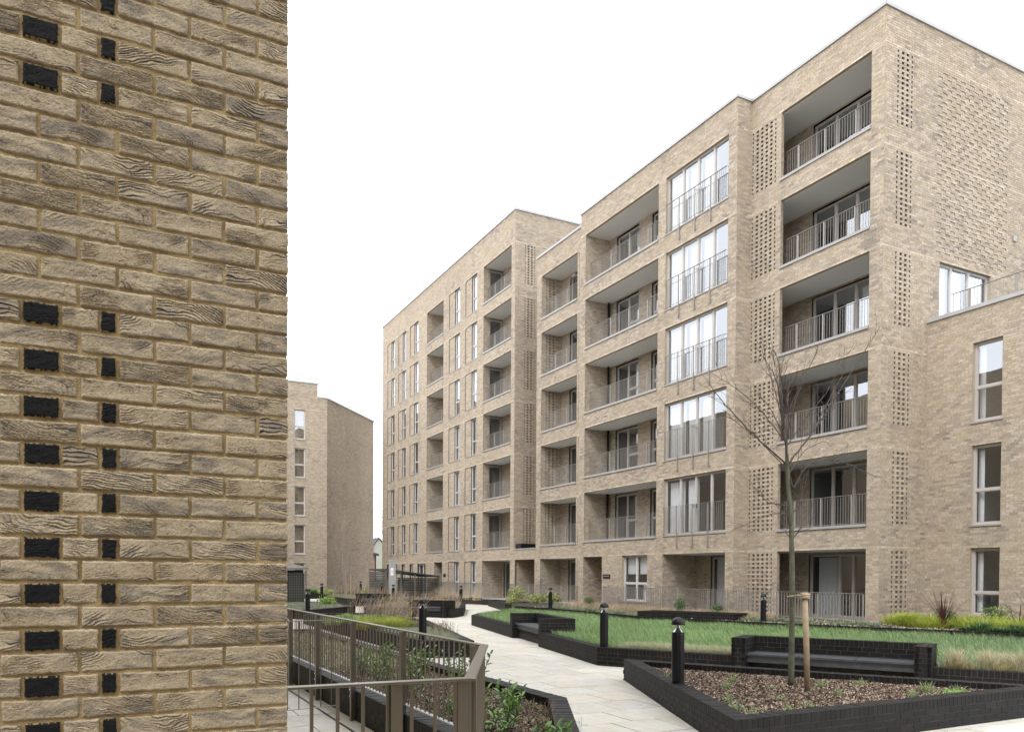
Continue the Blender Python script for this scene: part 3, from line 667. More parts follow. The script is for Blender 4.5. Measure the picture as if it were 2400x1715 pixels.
    coping(root, [((XT+.13, YF-.04, p), (XT+.13, YFE+.04, p)), ((XT-.03, YF+.13, p+.001), (30, YF+.13, p+.001))])
    ms.finish(root)
seven_storey()
def wing():
    root = empty('low_wing', (22.6, 12, 0), 'three storey brick wing with a railed roof terrace at the right edge', 'building')
    ms = Masonry(31); X = 22.597
    hs = [(13.63, 14.50, .68, H), (13.63, 14.50, 3.33, 3+H), (13.63, 14.50, 6.34, 6+H), (9.2, 10.1, .68, H), (9.2, 10.1, 3.33, 3+H), (9.2, 10.1, 6.34, 6+H)]
    ms.wall(front(X), 6, YT, 0, 9.64, holes=hs, tone=1.05, single=True)
    ms.wall(side(6), X, 30, 0, 9.64, bricks=False)
    for a, b, z0, z1 in hs:
        reveals(ms, front(X), a, b, z0, z1, .2)
        window(root, front(X), a, b, z0, z1, zs=(3*math.floor(z0/3)+1.34,), rev=.10, fw=.06, gm='glass' if z0 > 6 else 'glass_dark', vents=[(a+.15, b-.15, z1-.03)],
               curtain=[(b-.22, b-.05, z0+.1, z1-.1, .03)])
    t = MB(); t.box(X+.12, 29.8, 6.12, YT-.01, 9.0, 9.28); t.build('terrace_deck', M['slate'], root)
    t = MB(); t.box(29.8, 30, 6.02, YT-.01, 0, 9.64); t.build('rear_wall', M['far_brick'], root)
    j = MB(); fbox(j, front(X), YT-.03, YT-.008, 0, .009, 0, 9.6); j.build('movement_joint', M['mortar'], root)
    coping(root, [((X+.14, 6, 9.67), (X+.14, YT-.008, 9.67))], .38)
    railing(root, front(X), 6.2, 15.55, 9.32, 10.50, -.55, [15.0, 13.6, 12.2, 10.8, 9.4, 8.0, 6.6], name='terrace_railing', base=False, gap=.11)
    railing(root, side(13.3), 23.2, 27, 9.32, 10.50, 0, [24.5, 26], name='terrace_railing', base=False, gap=.11)
    ms.finish(root)
wing()
def far_block():
    root = empty('apartment_building', (15.5, 62.7, 0), 'distant five storey brick block with angled corner, just past the near brick wall', 'building')
    ms = Masonry(41); Y = 62.7
    hs = [(12.92, 13.79, 3*k+.32, 3*k+H) for k in range(5)]
    ms.wall(side(Y), 4, 15.5, 0, 15.70, holes=hs, bandz=[3*k+H+.05 for k in range(5)], tone=1.1)
    ms.wall(side(Y), 4, 14.76, 15.70, 16.76, tone=1.05)
    for a, b, z0, z1 in hs:
        reveals(ms, side(Y), a, b, z0, z1, .2)
        window(root, side(Y), a, b, z0, z1, zs=(3*math.floor(z0/3)+1.34,), rev=.1, fw=.07, fm='frame_light', gm='glass' if z0 > 11 else 'glass_dark', vents=[(a+.2, b-.2, z1-.04)])
    A, B = np.array([15.5, Y]), np.array([21.6, 70.1]); L = np.linalg.norm(B-A); d = (B-A)/L
    cf = Frame((A[0], A[1], 0), (d[0], d[1], 0), (d[1], -d[0], 0)); ms.wall(cf, 0, L, 0, 15.70, tone=.92)  # shade of the angled face put into its darker brick tone
    w = MB(); w.prism([(21.58, 70.2), (21.2, 78), (4, 78), (4, 63.1), (15.3, 63.1)], 0, 15.5); w.prism([(4.2, 63.0), (14.7, 63.0), (14.7, 72), (4.2, 72)], 15.5, 16.7); w.build('rear_wall', M['far_brick'], root)
    coping(root, [((4, Y+.13, 16.79), (14.78, Y+.13, 16.79)), ((14.8, Y+.13, 15.73), (15.55, Y+.13, 15.73)), ((15.5, Y+.15, 15.731), (21.62, 70.25, 15.731))], .34)
    ms.finish(root, 0)
far_block()

# ------------------------------------------------------------------ the near wall, brick by brick
def near_building():
    WX, WY = .585, 2.95
    root = empty('near_building', (WX, WY, 0), 'close foreground brick corner with ochre joints and two columns of black bricks', 'building')
    def brick_mesh(w, seed, black=False):
        h, dpt = .065, .10; nx, nz = max(20, int(w/.0022)), 37
        gx, gz = np.meshgrid(np.linspace(0, 1, nx), np.linspace(0, 1, nz), indexing='ij')
        x = (gx-.5)*w; z = (gz-.5)*h
        ex = np.minimum(gx*w, (1-gx)*w); ez = np.minimum(gz*h, (1-gz)*h); edge = np.minimum(ex, ez)
        X, Z = x*100+seed*31.7, z*100+seed*17.3      # centimetres
        wx = fbm(X*.10, Z*.16, seed, 3); wz = fbm(X*.09+50, Z*.22, seed+3, 3)
        sweep = RNG.uniform(-.30, .30); arc = RNG.uniform(-.016, .020); curl = RNG.uniform(3, 7)
        ph = (z*100 + sweep*x*100 + arc*(x*100-RNG.uniform(-4, 4))**2 + (wx-.5)*curl + (wz-.5)*2.4)*RNG.uniform(.75, 1.2)
        r1 = 1-np.abs(2*(ph-np.floor(ph))-1)                    # triangle wave
        ph2 = ph*1.55+1.2*fbm(X*.22, Z*.5, seed+9, 2); r2 = 1-np.abs(2*(ph2-np.floor(ph2))-1)
        mask = np.clip((fbm(X*.11+7, Z*.2, seed+21, 2)-RNG.uniform(.22, .62))*4, 0, 1)
        c1 = np.clip((.24-r1)/.24, 0, 1)**.9*mask; c2 = np.clip((.22-r2)/.22, 0, 1)*np.clip(mask*1.1-.2, 0, 1)*.55
        gate = np.clip((vnoise(np.floor(ph)*7.31+.5, X*.16, seed+61)-.42)*5, 0, 1); gate2 = np.clip((vnoise(np.floor(ph2)*5.17+.5, X*.22, seed+62)-.5)*5, 0, 1)
        cr = 1-np.abs(2*vnoise(X*.45+wz*3, Z*.8, seed+63)-1); c3 = np.clip((cr-.93)/.07, 0, 1)*np.clip((fbm(X*.2, Z*.3, seed+64, 2)-.55)*5, 0, 1)*.6
        c1 = c1*gate; c2 = c2*gate2; crease = np.maximum(np.maximum(c1, c2), c3)
        ledge = ((ph-np.floor(ph))-.5)*mask*.0042               # folded clay: each fold overlaps the next
        rough = (fbm(X*1.6, Z*1.6, seed+40, 4)-.5)*.0024 + (fbm(X*.35, Z*.5, seed+50, 2)-.5)*.003
        pit = np.clip(fbm(X*2.4, Z*2.4, seed+60, 2)-.74, 0, 1)*.012
        if black: crease = crease*.3; ledge = ledge*.4
        rnd = np.where(edge < .006, -(.006-edge)**2/.006*.9, 0)
        y = -(rough+ledge-.0045*crease-pit+rnd)
        # ragged outline
        jx = (fbm(Z*1.1, X*0+seed, seed+70, 2)-.5)*.004*(np.abs(gx-.5)*2)**6*np.sign(gx-.5)
        jz = (fbm(X*.9, Z*0+seed, seed+80, 3)-.5)*.0055*(np.abs(gz-.5)*2)**6*np.sign(gz-.5)
        V = np.stack([x+jx, y, z+jz], -1).reshape(-1, 3)
        n0 = len(V)
        F = []
        idx = np.arange(n0).reshape(nx, nz)
        F = np.stack([idx[:-1, :-1], idx[1:, :-1], idx[1:, 1:], idx[:-1, 1:]], -1).reshape(-1, 4)
        ring = np.concatenate([idx[:, 0], idx[-1, 1:], idx[-2::-1, -1], idx[0, -2:0:-1]]); rv = V[ring].copy(); rv[:, 1] = dpt
        V = np.concatenate([V, rv]); m = len(ring); a = np.arange(m); b = (a+1) % m
        F = np.concatenate([F, np.stack([ring[a], n0+a, n0+b, ring[b]], -1)])
        tan = np.array([.39, .32, .224]); pale = np.array([.48, .405, .292]); dk = np.array([.055, .055, .058]); grey = np.array([.20, .178, .15])
        t1 = np.clip((fbm(X*.14, Z*.3, seed+90, 3)-.35)*2.6, 0, 1)[..., None]; smud = np.clip((fbm(X*.10+3, ph*.42, seed+95, 3)-RNG.uniform(.36, .60))*3.4, 0, 1)[..., None]
        C = tan*(1-t1)+pale*t1; C = C*(1-.75*smud)+grey*.75*smud
        cc = np.clip(crease*1.05+.35*mask*np.clip((.5-r1)/.5, 0, 1), 0, 1)[..., None]*np.clip(.28+smud*1.1+RNG.uniform(0, .30), 0, 1)
        C = C*(1-cc)+dk*cc
        if black: C = np.tile(np.array([.0045, .0048, .0055]), (nx, nz, 1))*(1+1.3*(fbm(X*1.2, Z*1.2, seed, 3)[..., None])); C = np.where(((edge < .0022) & (fbm(X*2.2, Z*2.2, seed+2, 2) > .52))[..., None], np.array([.3, .23, .12]), C)
        if not black: C = C*(.86+.28*fbm(X*3.1, Z*3.1, seed+99, 2))[..., None]
        C = C.reshape(-1, 3); C = np.concatenate([C, np.tile(tan*.8, (m, 1))])
        me = np_mesh('brick', V, F, C, M['near_brick']); me.polygons.foreach_set('use_smooth', np.ones(len(F), bool)); return me
    S = [brick_mesh(.215, 100+i) for i in range(34)]; Hd = [brick_mesh(.1025, 200+i) for i in range(9)]
    BH = [brick_mesh(.098, 300+i, True) for i in range(5)]; BN = [brick_mesh(.043, 320+i, True) for i in range(5)]
    wall = MB(); fr = side(WY)
    # mortar: slightly hollow joints, one wavy sheet
    nx, nz = 180, 330; gx, gz = np.meshgrid(np.linspace(-1.0, WX-.004, nx), np.linspace(.85, 4.35, nz), indexing='ij')
    yy = WY+.0060+(fbm(gx*28, gz*28, 5, 3)-.5)*.007
    V = np.stack([gx, yy, gz], -1).reshape(-1, 3); idx = np.arange(len(V)).reshape(nx, nz); F = np.stack([idx[:-1, :-1], idx[1:, :-1], idx[1:, 1:], idx[:-1, 1:]], -1).reshape(-1, 4)
    me = np_mesh('wall', V, F, np.ones((len(V), 3)), M['near_mortar']); me.polygons.foreach_set('use_smooth', np.ones(len(F), bool)); w = bpy.data.objects.new('wall', me); link(w, root)
    body = MB(); body.box(-12, WX-.006, WY+.03, 58, 0, 13.6); body.box(-12, -.98, WY+.012, WY+.03, 0, 13.6); body.box(-1, WX-.006, WY+.012, WY+.03, 0, .86); body.box(-1, WX-.006, WY+.012, WY+.03, 4.34, 13.6)
    body.build('rear_wall', M['far_brick'], root)
    def row(k, perf):
        # measured from the corner leftward
        zc = 1.2265 + .034 + k*COURSE; x = WX; out = []; odd = k % 2 == 0
        seq = []
        if odd:
            seq = [('h', .1025), ('s', .215), ('s', .215)]
            if perf: seq += [('n', .043), ('h', .1025), ('b', .098), ('h', .1025), ('s', .215), ('s', .215)]
            else: seq += [('s', .215)]*5
        else: seq = [('s', .215)]*7
        for t, wd in seq:
            out.append((t, x-wd/2, zc)); x -= wd+.010
        return out
    n = [0]
    last = {}
    for k in range(-4, 38):
        perf = (k <= 18) or (k >= 28)
        for t, x, z in row(k, perf):
            pool = {'s': S, 'h': Hd, 'b': BH, 'n': BN}[t]; i = random.randrange(len(pool))
            while last.get(t) in (i,) or (t == 's' and i in last.get('ss', ())): i = random.randrange(len(pool))
            last[t] = i; last['ss'] = (last.get('ss', ())+(i,))[-12:] if t == 's' else last.get('ss', ())
            o = bpy.data.objects.new('brick', pool[i])
            flip = random.random() < .4
            R = Matrix.Rotation(math.pi, 4, 'Y') if flip else Matrix.Identity(4)
            wm = Matrix.Translation((x+random.uniform(-.0015, .0015), WY+random.uniform(-.003, .002)-(.003 if t in 'bn' else 0), z+random.uniform(-.0015, .0015)))@Matrix.Rotation(random.uniform(-.008, .008), 4, 'Y')@R
            link(o, w, wm)
near_building()
def opposite_block():  # unseen block, added to shade the near wall; shows only in reflections
    root = empty('opposite_block', (-3, -4.5, 0), 'three storey buff brick block behind the viewer, facing the near wall', 'building')
    m = MB(); m.box(-16, 10, -14, -4.4, 0, 9.3); m.build('wall', M['far_brick'], root)
    for k in range(3):
        for x in range(-14, 9, 4):
            w = MB(); w.box(x, x+1.8, -4.41, -4.36, 3*k+.4, 3*k+2.5); f = w.build('window', M['frame'], root)
            p = MB(); p.box(x+.07, x+1.73, -4.355, -4.35, 3*k+.47, 3*k+2.43); p.build('pane', M['slate'], f)
opposite_block()

# ================================================================== COURTYARD
def inpoly(px, py, poly):
    inside = np.zeros(len(px), bool); n = len(poly); j = n-1
    for i in range(n):
        xi, yi = poly[i]; xj, yj = poly[j]
        c = ((yi > py) != (yj > py)) & (px < (xj-xi)*(py-yi)/(yj-yi+1e-12)+xi)
        inside ^= c; j = i
    return inside
def area_sign(p): return sum(p[i][0]*p[(i+1) % len(p)][1]-p[(i+1) % len(p)][0]*p[i][1] for i in range(len(p)))
def inset(poly, d):
    """offset a counter-clockwise polygon inward by d"""
    n = len(poly); out = []
    for i in range(n):
        p0, p1, p2 = [np.array(poly[(i+k-1) % n], float) for k in range(3)]
        a = (p1-p0)/np.linalg.norm(p1-p0); b = (p2-p1)/np.linalg.norm(p2-p1)
        na, nb = np.array([-a[1], a[0]]), np.array([-b[1], b[0]])
        m = na+nb; m = m/np.dot(m, m)*2 if np.dot(m, m) > .05 else na
        k = min(np.linalg.norm(m)/1., 6.); m = m/np.linalg.norm(m)*k
        out.append(tuple(p1+m*d))
    return out
DARKS = [(.006, .0056, .0056), (.0075, .0068, .0064), (.011, .009, .0075), (.005, .005, .0054), (.007, .007, .0078), (.014, .011, .009)]
def dark_col(): c = random.choice(DARKS); k = random.uniform(.8, 1.25); return (c[0]*k, c[1]*k, c[2]*k)
def brick_run(root, w, segs, top, zb, thick=.215, cap=True, nsingle=0, closed_ends=True, capdir=None):
    """segs: list of (A, B, t0, t1) outer line A->B with the inner side on the left; t0,t1 = how much the inner line is shorter at each end.
    returns list of bricks (corner quads, z0, z1)"""
    bricks = []; core = MB(); e = .004
    for (A, B, t0, t1) in segs:
        A, B = np.array(A, float), np.array(B, float); L = np.linalg.norm(B-A); d = (B-A)/L; n = np.array([-d[1], d[0]])
        P = lambda s, t: A+d*s+n*t
        lo, hi = t0, L-t1
        q = [P(e, e), P(L-e, e), P(hi-e, thick-e), P(lo+e, thick-e)]
        core.prism([tuple(x) for x in q], zb, top-.012)
        ct = top-.1025
        if cap:
            nb = max(1, int(round(L/.075))); st = L/nb
            for i in range(nb):
                a, b = i*st+.004, (i+1)*st-.004
                if i == nb-1: b = L
                if i == 0: a = 0
                mh = lambda s_: max(0., min(thick, thick*s_/t0 if t0 > 1e-6 else thick, thick*(L-s_)/t1 if t1 > 1e-6 else thick))
                pl = [(a, 0), (b, 0)]
                for q_ in [b]+sorted([v for v in (lo, hi) if a < v < b], reverse=True)+[a]:
                    if mh(q_) > .002: pl.append((q_, mh(q_)))
                if len(pl) < 3: continue
                quad = [P(u_, v_) for u_, v_ in pl]
                bricks.append((quad, ct, top+random.uniform(-.002, .002), 'c', P((a+b)/2, 0), d, L))
        z = ct-.010 if cap else top; k = 0
        while z > zb+.02:
            z0 = max(z-.065, zb); off = (k % 2)*.1125; s = -off
            while s < L:
                a, b = max(s+.005, 0), min(s+.22, L)
                if s <= 0: a = 0
                if s+.225 >= L: b = L
                if b-a > .03:
                    bricks.append(([P(a, -.0), P(b, -.0), P(b, .03), P(a, .03)], z0, z, 'o', P((a+b)/2, 0), d, b-a))
                    ia, ib = max(a, lo), min(b, hi)
                    if ib-ia > .03: bricks.append(([P(ia, thick-.03), P(ib, thick-.03), P(ib, thick), P(ia, thick)], z0, z, 'i', P((ia+ib)/2, thick), d, ib-ia))
                s += .225
            z -= .075; k += 1
    w = core.build('wall' if w is None else w, M['dark_mortar'], root)
    # the nearest ones are objects of their own, the rest one mesh
    bricks.sort(key=lambda b: np.hypot(*b[4])+(5 if b[3] == 'i' else 0))
    rest = MB(); cm = None
    for j, (quad, z0, z1, kd, c, d, L) in enumerate(bricks):
        col = dark_col()
        if j < nsingle:
            mb = MB(); cx = sum(p[0] for p in quad)/len(quad); cy = sum(p[1] for p in quad)/len(quad)
            mb.prism([(p[0]-cx, p[1]-cy) for p in quad], z0-z1, 0)
            me = mb.mesh('brick', M['dark_brick_o']); o = bpy.data.objects.new('brick', me); o.color = (*col, 1)
            link(o, w, Matrix.Translation((cx, cy, z1)))
        else:
            rest.prism([tuple(p) for p in quad], z0, z1, col)
    if rest.v:
        o = rest.build('brickwork', M['dark_brick'], w); o['kind'] = 'stuff'
    return w
def mitre(poly, thick=.215, skip=()):
    n = len(poly); segs = []
    for i in range(n):
        if i in skip: continue
        A, B = np.array(poly[i]), np.array(poly[(i+1) % n]); d = (B-A)/np.linalg.norm(B-A)
        def t(Q, P0, sgn):
            e = (Q-P0)/np.linalg.norm(Q-P0)      # neighbour direction away from the corner
            dd = d*sgn; cosang = np.clip(np.dot(dd, e), -1, 1); ang = math.acos(cosang)
            cr = dd[0]*e[1]-dd[1]*e[0]
            conv = (cr > 0) if sgn > 0 else (cr < 0)
            half = ang/2
            v = thick/math.tan(half)
            return v if conv else -v
        prv, nxt = np.array(poly[(i-1) % n]), np.array(poly[(i+2) % n])
        t0, t1 = t(prv, A, 1), t(nxt, B, -1); L = np.linalg.norm(B-A)
        t0, t1 = min(t0, L*.48), min(t1, L*.48)
        segs.append((tuple(A), tuple(B), t0, t1))
    return segs
def planter(name, label, poly, top=.36, soil=.27, nsingle=0, skip=(), soilmat='soil', group=None, thick=.215):
    if area_sign(poly) < 0: poly = poly[::-1]
    c = np.mean(poly, 0); root = empty(name, (c[0], c[1], 0), label, 'planter', group)
    brick_run(root, None, mitre(poly, thick, skip), top, 0, thick, nsingle=nsingle)
    inn = inset(poly, thick-.02); s = MB(); s.prism(inn, .01, soil); s.build('soil', M[soilmat], root)
    return root, inset(poly, thick+.01)
# ---- ground sheet and paving
g = MB(); g.box(-200, 300, -150, 400, -.30, -.045); g = g.build('ground', plain('sandy_ground', (.30, .27, .22), .95, scale=.5, amt=.5)); g['kind'] = 'structure'
P_poly = [(5.51, 5.89), (11.1, 5.93), (7.84, 11.09)]
N_poly = [(2.67, 4.6), (3.45, 4.6), (3.80, 6.05), (4.74, 7.84), (4.70, 9.86), (4.70, 20.6), (2.67, 20.6)]
C_poly = [(5.95, 15.84), (7.02, 15.47), (8.85, 23.0), (9.3, 28.4), (6.2, 28.4)]
E_poly = [(6.9, 31.0), (9.85, 34.6), (10.15, 39.6), (9.2, 40.8), (6.4, 40.8), (6.2, 32.0)]
H_poly = [(9.9, 33.5), (11.5, 31.15), (12.55, 29.9), (13.62, 31.15), (16.25, 36.9), (15.6, 39.4), (12.6, 38.2)]
G_poly = [(12.35, 43.6), (14.2, 41.6), (17.2, 47.2), (15.3, 47.6), (15.2, 56), (13.4, 56), (12.3, 50)]
D_poly = [(17.25, 34.4), (18.2, 33.9), (19.95, 33.4), (19.95, 40.9), (19.4, 40.9)]
lawn = [(11.45, 25.5), (8.62, 13.1), (12.19, 6.93), (14.3, 3.3), (20.6, 4.4), (19.5, 9.4), (19.05, 10.9), (18.6, 12.4), (17.7, 14.1), (16.5, 16.9), (15.3, 20.7), (15.5, 24.1), (15.15, 29.5), (12.3, 26.7)]
beds = [P_poly, N_poly, C_poly, E_poly, H_poly, G_poly, D_poly]
pv = MB(); pv.prism([(-.5, 2), (20.5, 2), (20.5, 62), (-.5, 62)], -.045, -.012); pave = pv.build('paving', plain('joint_sand', (.26, .22, .16), .95, scale=3, amt=.6)); pave['kind'] = 'structure'
def slabs():
    sx, sy = .655, .70; items = []
    allp = beds + [lawn]
    ins = [inset(p if area_sign(p) > 0 else p[::-1], .12) for p in allp]
    for j in range(3, 85):
        for i in range(-1, 31):
            x0 = 5.40+(i-8)*sx + (j % 2)*sx*.5; y0 = 7.9+(j-11)*sy
            if x0+sx > 20.4 or y0 > 61 or y0 < 2.2 or x0 < -.4: continue
            cs = [(x0, y0), (x0+sx, y0), (x0+sx, y0+sy), (x0, y0+sy), (x0+sx/2, y0+sy/2)]
            hid = False
            for q in ins:
                if inpoly(np.array([c[0] for c in cs]), np.array([c[1] for c in cs]), q).all(): hid = True; break
            if hid: continue
            items.append((math.hypot(x0, y0), x0, y0))
    items.sort(); me = None; rest = MB()
    mb = MB(); g_ = .005; mb.box(g_, sx-g_, g_, sy-g_, -.012, 0); me = mb.mesh('paving_slab', M['slab_o'])
    vis = 0
    for d, x0, y0 in items:
        k = random.uniform(.95, 1.04); w = random.uniform(-.014, .016); col = ((.53+w)*k, (.515+w*.7)*k, (.475-w*.1)*k); dz = random.uniform(-.0015, .0015)
        # in the view cone of the photograph?
        a = math.atan2(x0, y0)
        if vis < 300 and -.02 < a < 1.08 and d > 5:
            o = bpy.data.objects.new('paving_slab', me); o.color = (*col, 1); link(o, pave, Matrix.Translation((x0, y0, dz))); vis += 1
        else: rest.box(x0+g_, x0+sx-g_, y0+g_, y0+sy-g_, -.012, dz, col)
    r = rest.build('slab_field', M['slab'], pave); r['kind'] = 'stuff'
slabs()
d_ = MB(); d_.box(2.44, 2.475, 3.2, 13.5, -.01, .0022); d_ = d_.build('drain_slot', M['black'], pave)

tree_bed, P_in = planter('planter', 'triangular black brick planter in the foreground with bark mulch round the young tree', P_poly, nsingle=300, soil=.25)
near_bed, N_in = planter('planter', 'black brick planter behind the near bronze railing, with laurels and bark mulch', N_poly, nsingle=240, soil=.25)
c_bed, C_in = planter('planter', 'black brick planter just beyond the railing, with yellow sedge and brown stems', C_poly, nsingle=120, soil=.3)
e_bed, E_in = planter('planter', 'low black planter with pale grass left of the path gap, near the left wire shelter', E_poly, nsingle=0, soil=.3)
h_bed, H_in = planter('planter', 'black brick planter with a bench facing the path, full of dry brown stems', H_poly, nsingle=60, soil=.3)
g_bed, G_in = planter('planter', 'farthest black planter, in front of the slatted shelter and the grey sign pillar', G_poly, nsingle=0, soil=.3)
d_bed, D_in = planter('planter', 'black planter with yellow-green shrubs against the balcony block, beyond the lawn tip', D_poly, nsingle=40, soil=.3)

def lawn_planter():
    root = empty('lawn_planter', (12, 14, 0), 'large raised lawn held by a low black brick wall with two built-in benches', 'planter')
    poly = lawn if area_sign(lawn) > 0 else lawn[::-1]
    # outer wall: tip -> left run (bench notch) -> corner -> right run (bench notch)
    A, B, Cc, Dd = np.array((11.45, 25.5)), np.array((8.62, 13.1)), np.array((12.19, 6.93)), np.array((14.3, 3.3))
    d1 = (B-A)/np.linalg.norm(B-A); d2 = (Cc-B)/np.linalg.norm(Cc-B)
    pt = lambda P, d, s: tuple(P+d*s)
    s1a = (25.5-20.0)/(-d1[1]); s1b = (25.5-16.95)/(-d1[1]); L1 = np.linalg.norm(B-A); L2 = np.linalg.norm(Cc-B)
    tm = .215*math.tan(math.radians(21))
    segs = [(pt(A, d1, 0), pt(A, d1, s1a), 0.1, 0), (pt(A, d1, s1b), pt(A, d1, L1), 0, tm), (tuple(B), pt(B, d2, 2.76), tm, 0), (pt(B, d2, 5.89), tuple(Dd), 0, 0),
            ((12.3, 26.7), tuple(A), 0, .05), ((15.15, 29.5), (12.3, 26.7), 0, .02)]
    brick_run(root, None, segs, .36, 0, nsingle=300)
    # back kerb towards the building bed
    kb = [(15.3, 29.4), (15.6, 27.0), (15.52, 24.1), (15.3, 20.75), (16.5, 16.95), (17.7, 14.12), (18.62, 12.4), (19.05, 10.9), (19.5, 9.4), (20.6, 4.4)][::-1]
    brick_run(root, 'kerb', [(kb[i], kb[i+1], 0, 0) for i in range(len(kb)-1)], .48, .2, thick=.1025)
    s = MB(); s.prism(inset(poly, .2), .02, .31); s.build('soil', M['soil'], root)
    return root, A, B, Cc, d1, d2, s1a, s1b
lp, LA, LB, LC, d1, d2, s1a, s1b = lawn_planter()
def bench(A, d, s0, s1, front, depth, label, top=.70, seat=.43, pier=.235, nsingle=120, base=0.):
    """U of dark brick with a slate-coloured board seat; A + d*s runs along the front, the inside is to the left of d"""
    A = np.array(A, float); n = np.array([-d[1], d[0]]); P = lambda s, t: tuple(A+d*s+n*t)
    c = P((s0+s1)/2, depth/2); root = empty('bench', (c[0], c[1], 0), label, 'bench')
    f, b = front, depth
    segs = [(P(s0+pier, f), P(s0+pier, b-.2), 0, 0)]
    def wallseg(a, bb, th):
        return (a, bb, 0, 0)
    w = brick_run(root, None, [(P(s0, f), P(s0+pier, f), 0, 0)] , top, base, thick=b-f, nsingle=0)
    brick_run(root, 'wall', [(P(s1-pier, f), P(s1, f), 0, 0)], top, base, thick=b-f, nsingle=0)
    # faces of the piers, seen from the side, laid as brick too
    for (sa, sb) in ((s0, s0+pier), (s1-pier, s1)):
        brick_run(root, 'pier', [(P(sa-.004, b+.0), P(sa-.004, f), 0, 0), (P(sb+.004, f), P(sb+.004, b), 0, 0)], top+.003, base, thick=.06, nsingle=nsingle//3, cap=True)
    brick_run(root, 'back', [(P(s0+pier, b-.215), P(s1-pier, b-.215), 0, 0)], top, base, thick=.215, nsingle=nsingle//3)
    L = s1-s0-2*pier; k = max(1, int(round(L/.95))); nb = k
    for i in range(nb):
        a = s0+pier+.005+(L-.01)*i/nb; e = s0+pier+.005+(L-.01)*(i+1)/nb-.012
        m = MB(); m.prism([P(a, f+.08), P(e, f+.08), P(e, b-.222), P(a, b-.222)], seat-.035, seat); m.build('seat_board', M['slate'], root, bevel=.003)
    m = MB(); m.prism([P(s0+pier+.004, f+.13), P(s1-pier-.004, f+.13), P(s1-pier-.004, f+.16), P(s0+pier+.004, f+.16)], seat-.155, seat-.036); m.build('fascia', M['slate'], root)
    return root
bench(LA, d1, s1a-.0, s1b+.0, 0.0, .89, 'short black brick bench with a grey seat on the left edge of the lawn')
bench(LB, d2, 2.76, 5.89, -.25, .60, 'long black brick bench in the lawn edge behind the young tree', nsingle=200)
hd = np.array((1.05, -1.25)); hd /= np.linalg.norm(hd)
bench((11.25, 31.35), hd, 0, 1.75, -.12, .75, 'black brick bench beyond the nearest bollard on the left, at the path bend', nsingle=30)
gd = np.array((1.85, -2.0)); gd /= np.linalg.norm(gd)
bench((12.4, 42.9), gd, 0, 1.7, -.3, .5, 'small far black bench under the grey sign pillar', nsingle=0)
# raised block between lawn and building bed
blk = empty('planter', (16.5, 19.5, 0), 'raised black brick box at the back edge of the lawn before the ground floor railing', 'planter')
q = [(15.33, 20.95), (16.88, 18.12), (17.75, 18.5), (16.25, 21.3)]
q = q if area_sign(q) > 0 else q[::-1]
brick_run(blk, None, mitre(q), .64, .2, nsingle=60); s = MB(); s.prism(inset(q, .2), .25, .6); s.build('soil', M['soil'], blk)
# low wall in front of the taller block
lw = empty('low_wall', (19, 44.5, 0), 'low black brick wall at the end of the path, below the seven storey block', 'wall')
brick_run(lw, None, [((17.6, 45.9), (20.2, 43.6), 0, 0)], .36, 0, nsingle=0)
# bed along the building
bb = MB(); bedpoly = [(15.35, 29.3), (15.6, 24.1), (15.4, 20.75), (16.55, 17.0), (17.75, 14.2), (18.68, 12.45), (19.12, 10.9), (20.7, 4.4), (22.5, 4.4), (22.5, 15.9), (20.5, 16), (20.5, 21.4), (19.8, 21.5), (19.8, 33.2), (17.2, 33.6)]
bb.prism(bedpoly, .0, .42); bb = bb.build('garden_bed', M['soil']); bb['kind'] = 'structure'
bb2 = MB(); bb2.prism([(20.5, 41), (20.5, 62), (18.6, 62), (18.6, 46)], 0, .30); o = bb2.build('garden_bed', M['soil']); o['kind'] = 'structure'
bb3 = MB(); bb3.prism([(8, 57), (20.4, 57), (20.4, 68), (15, 62.6), (8, 62.6)], 0, .32); o = bb3.build('garden_bed', M['soil']); o['kind'] = 'structure'
k2 = empty('low_wall', (12, 57, 0), 'low dark kerb wall in front of the distant angled block', 'wall')
brick_run(k2, None, [((8, 56.8), (17.5, 56.8), 0, 0)], .38, 0)

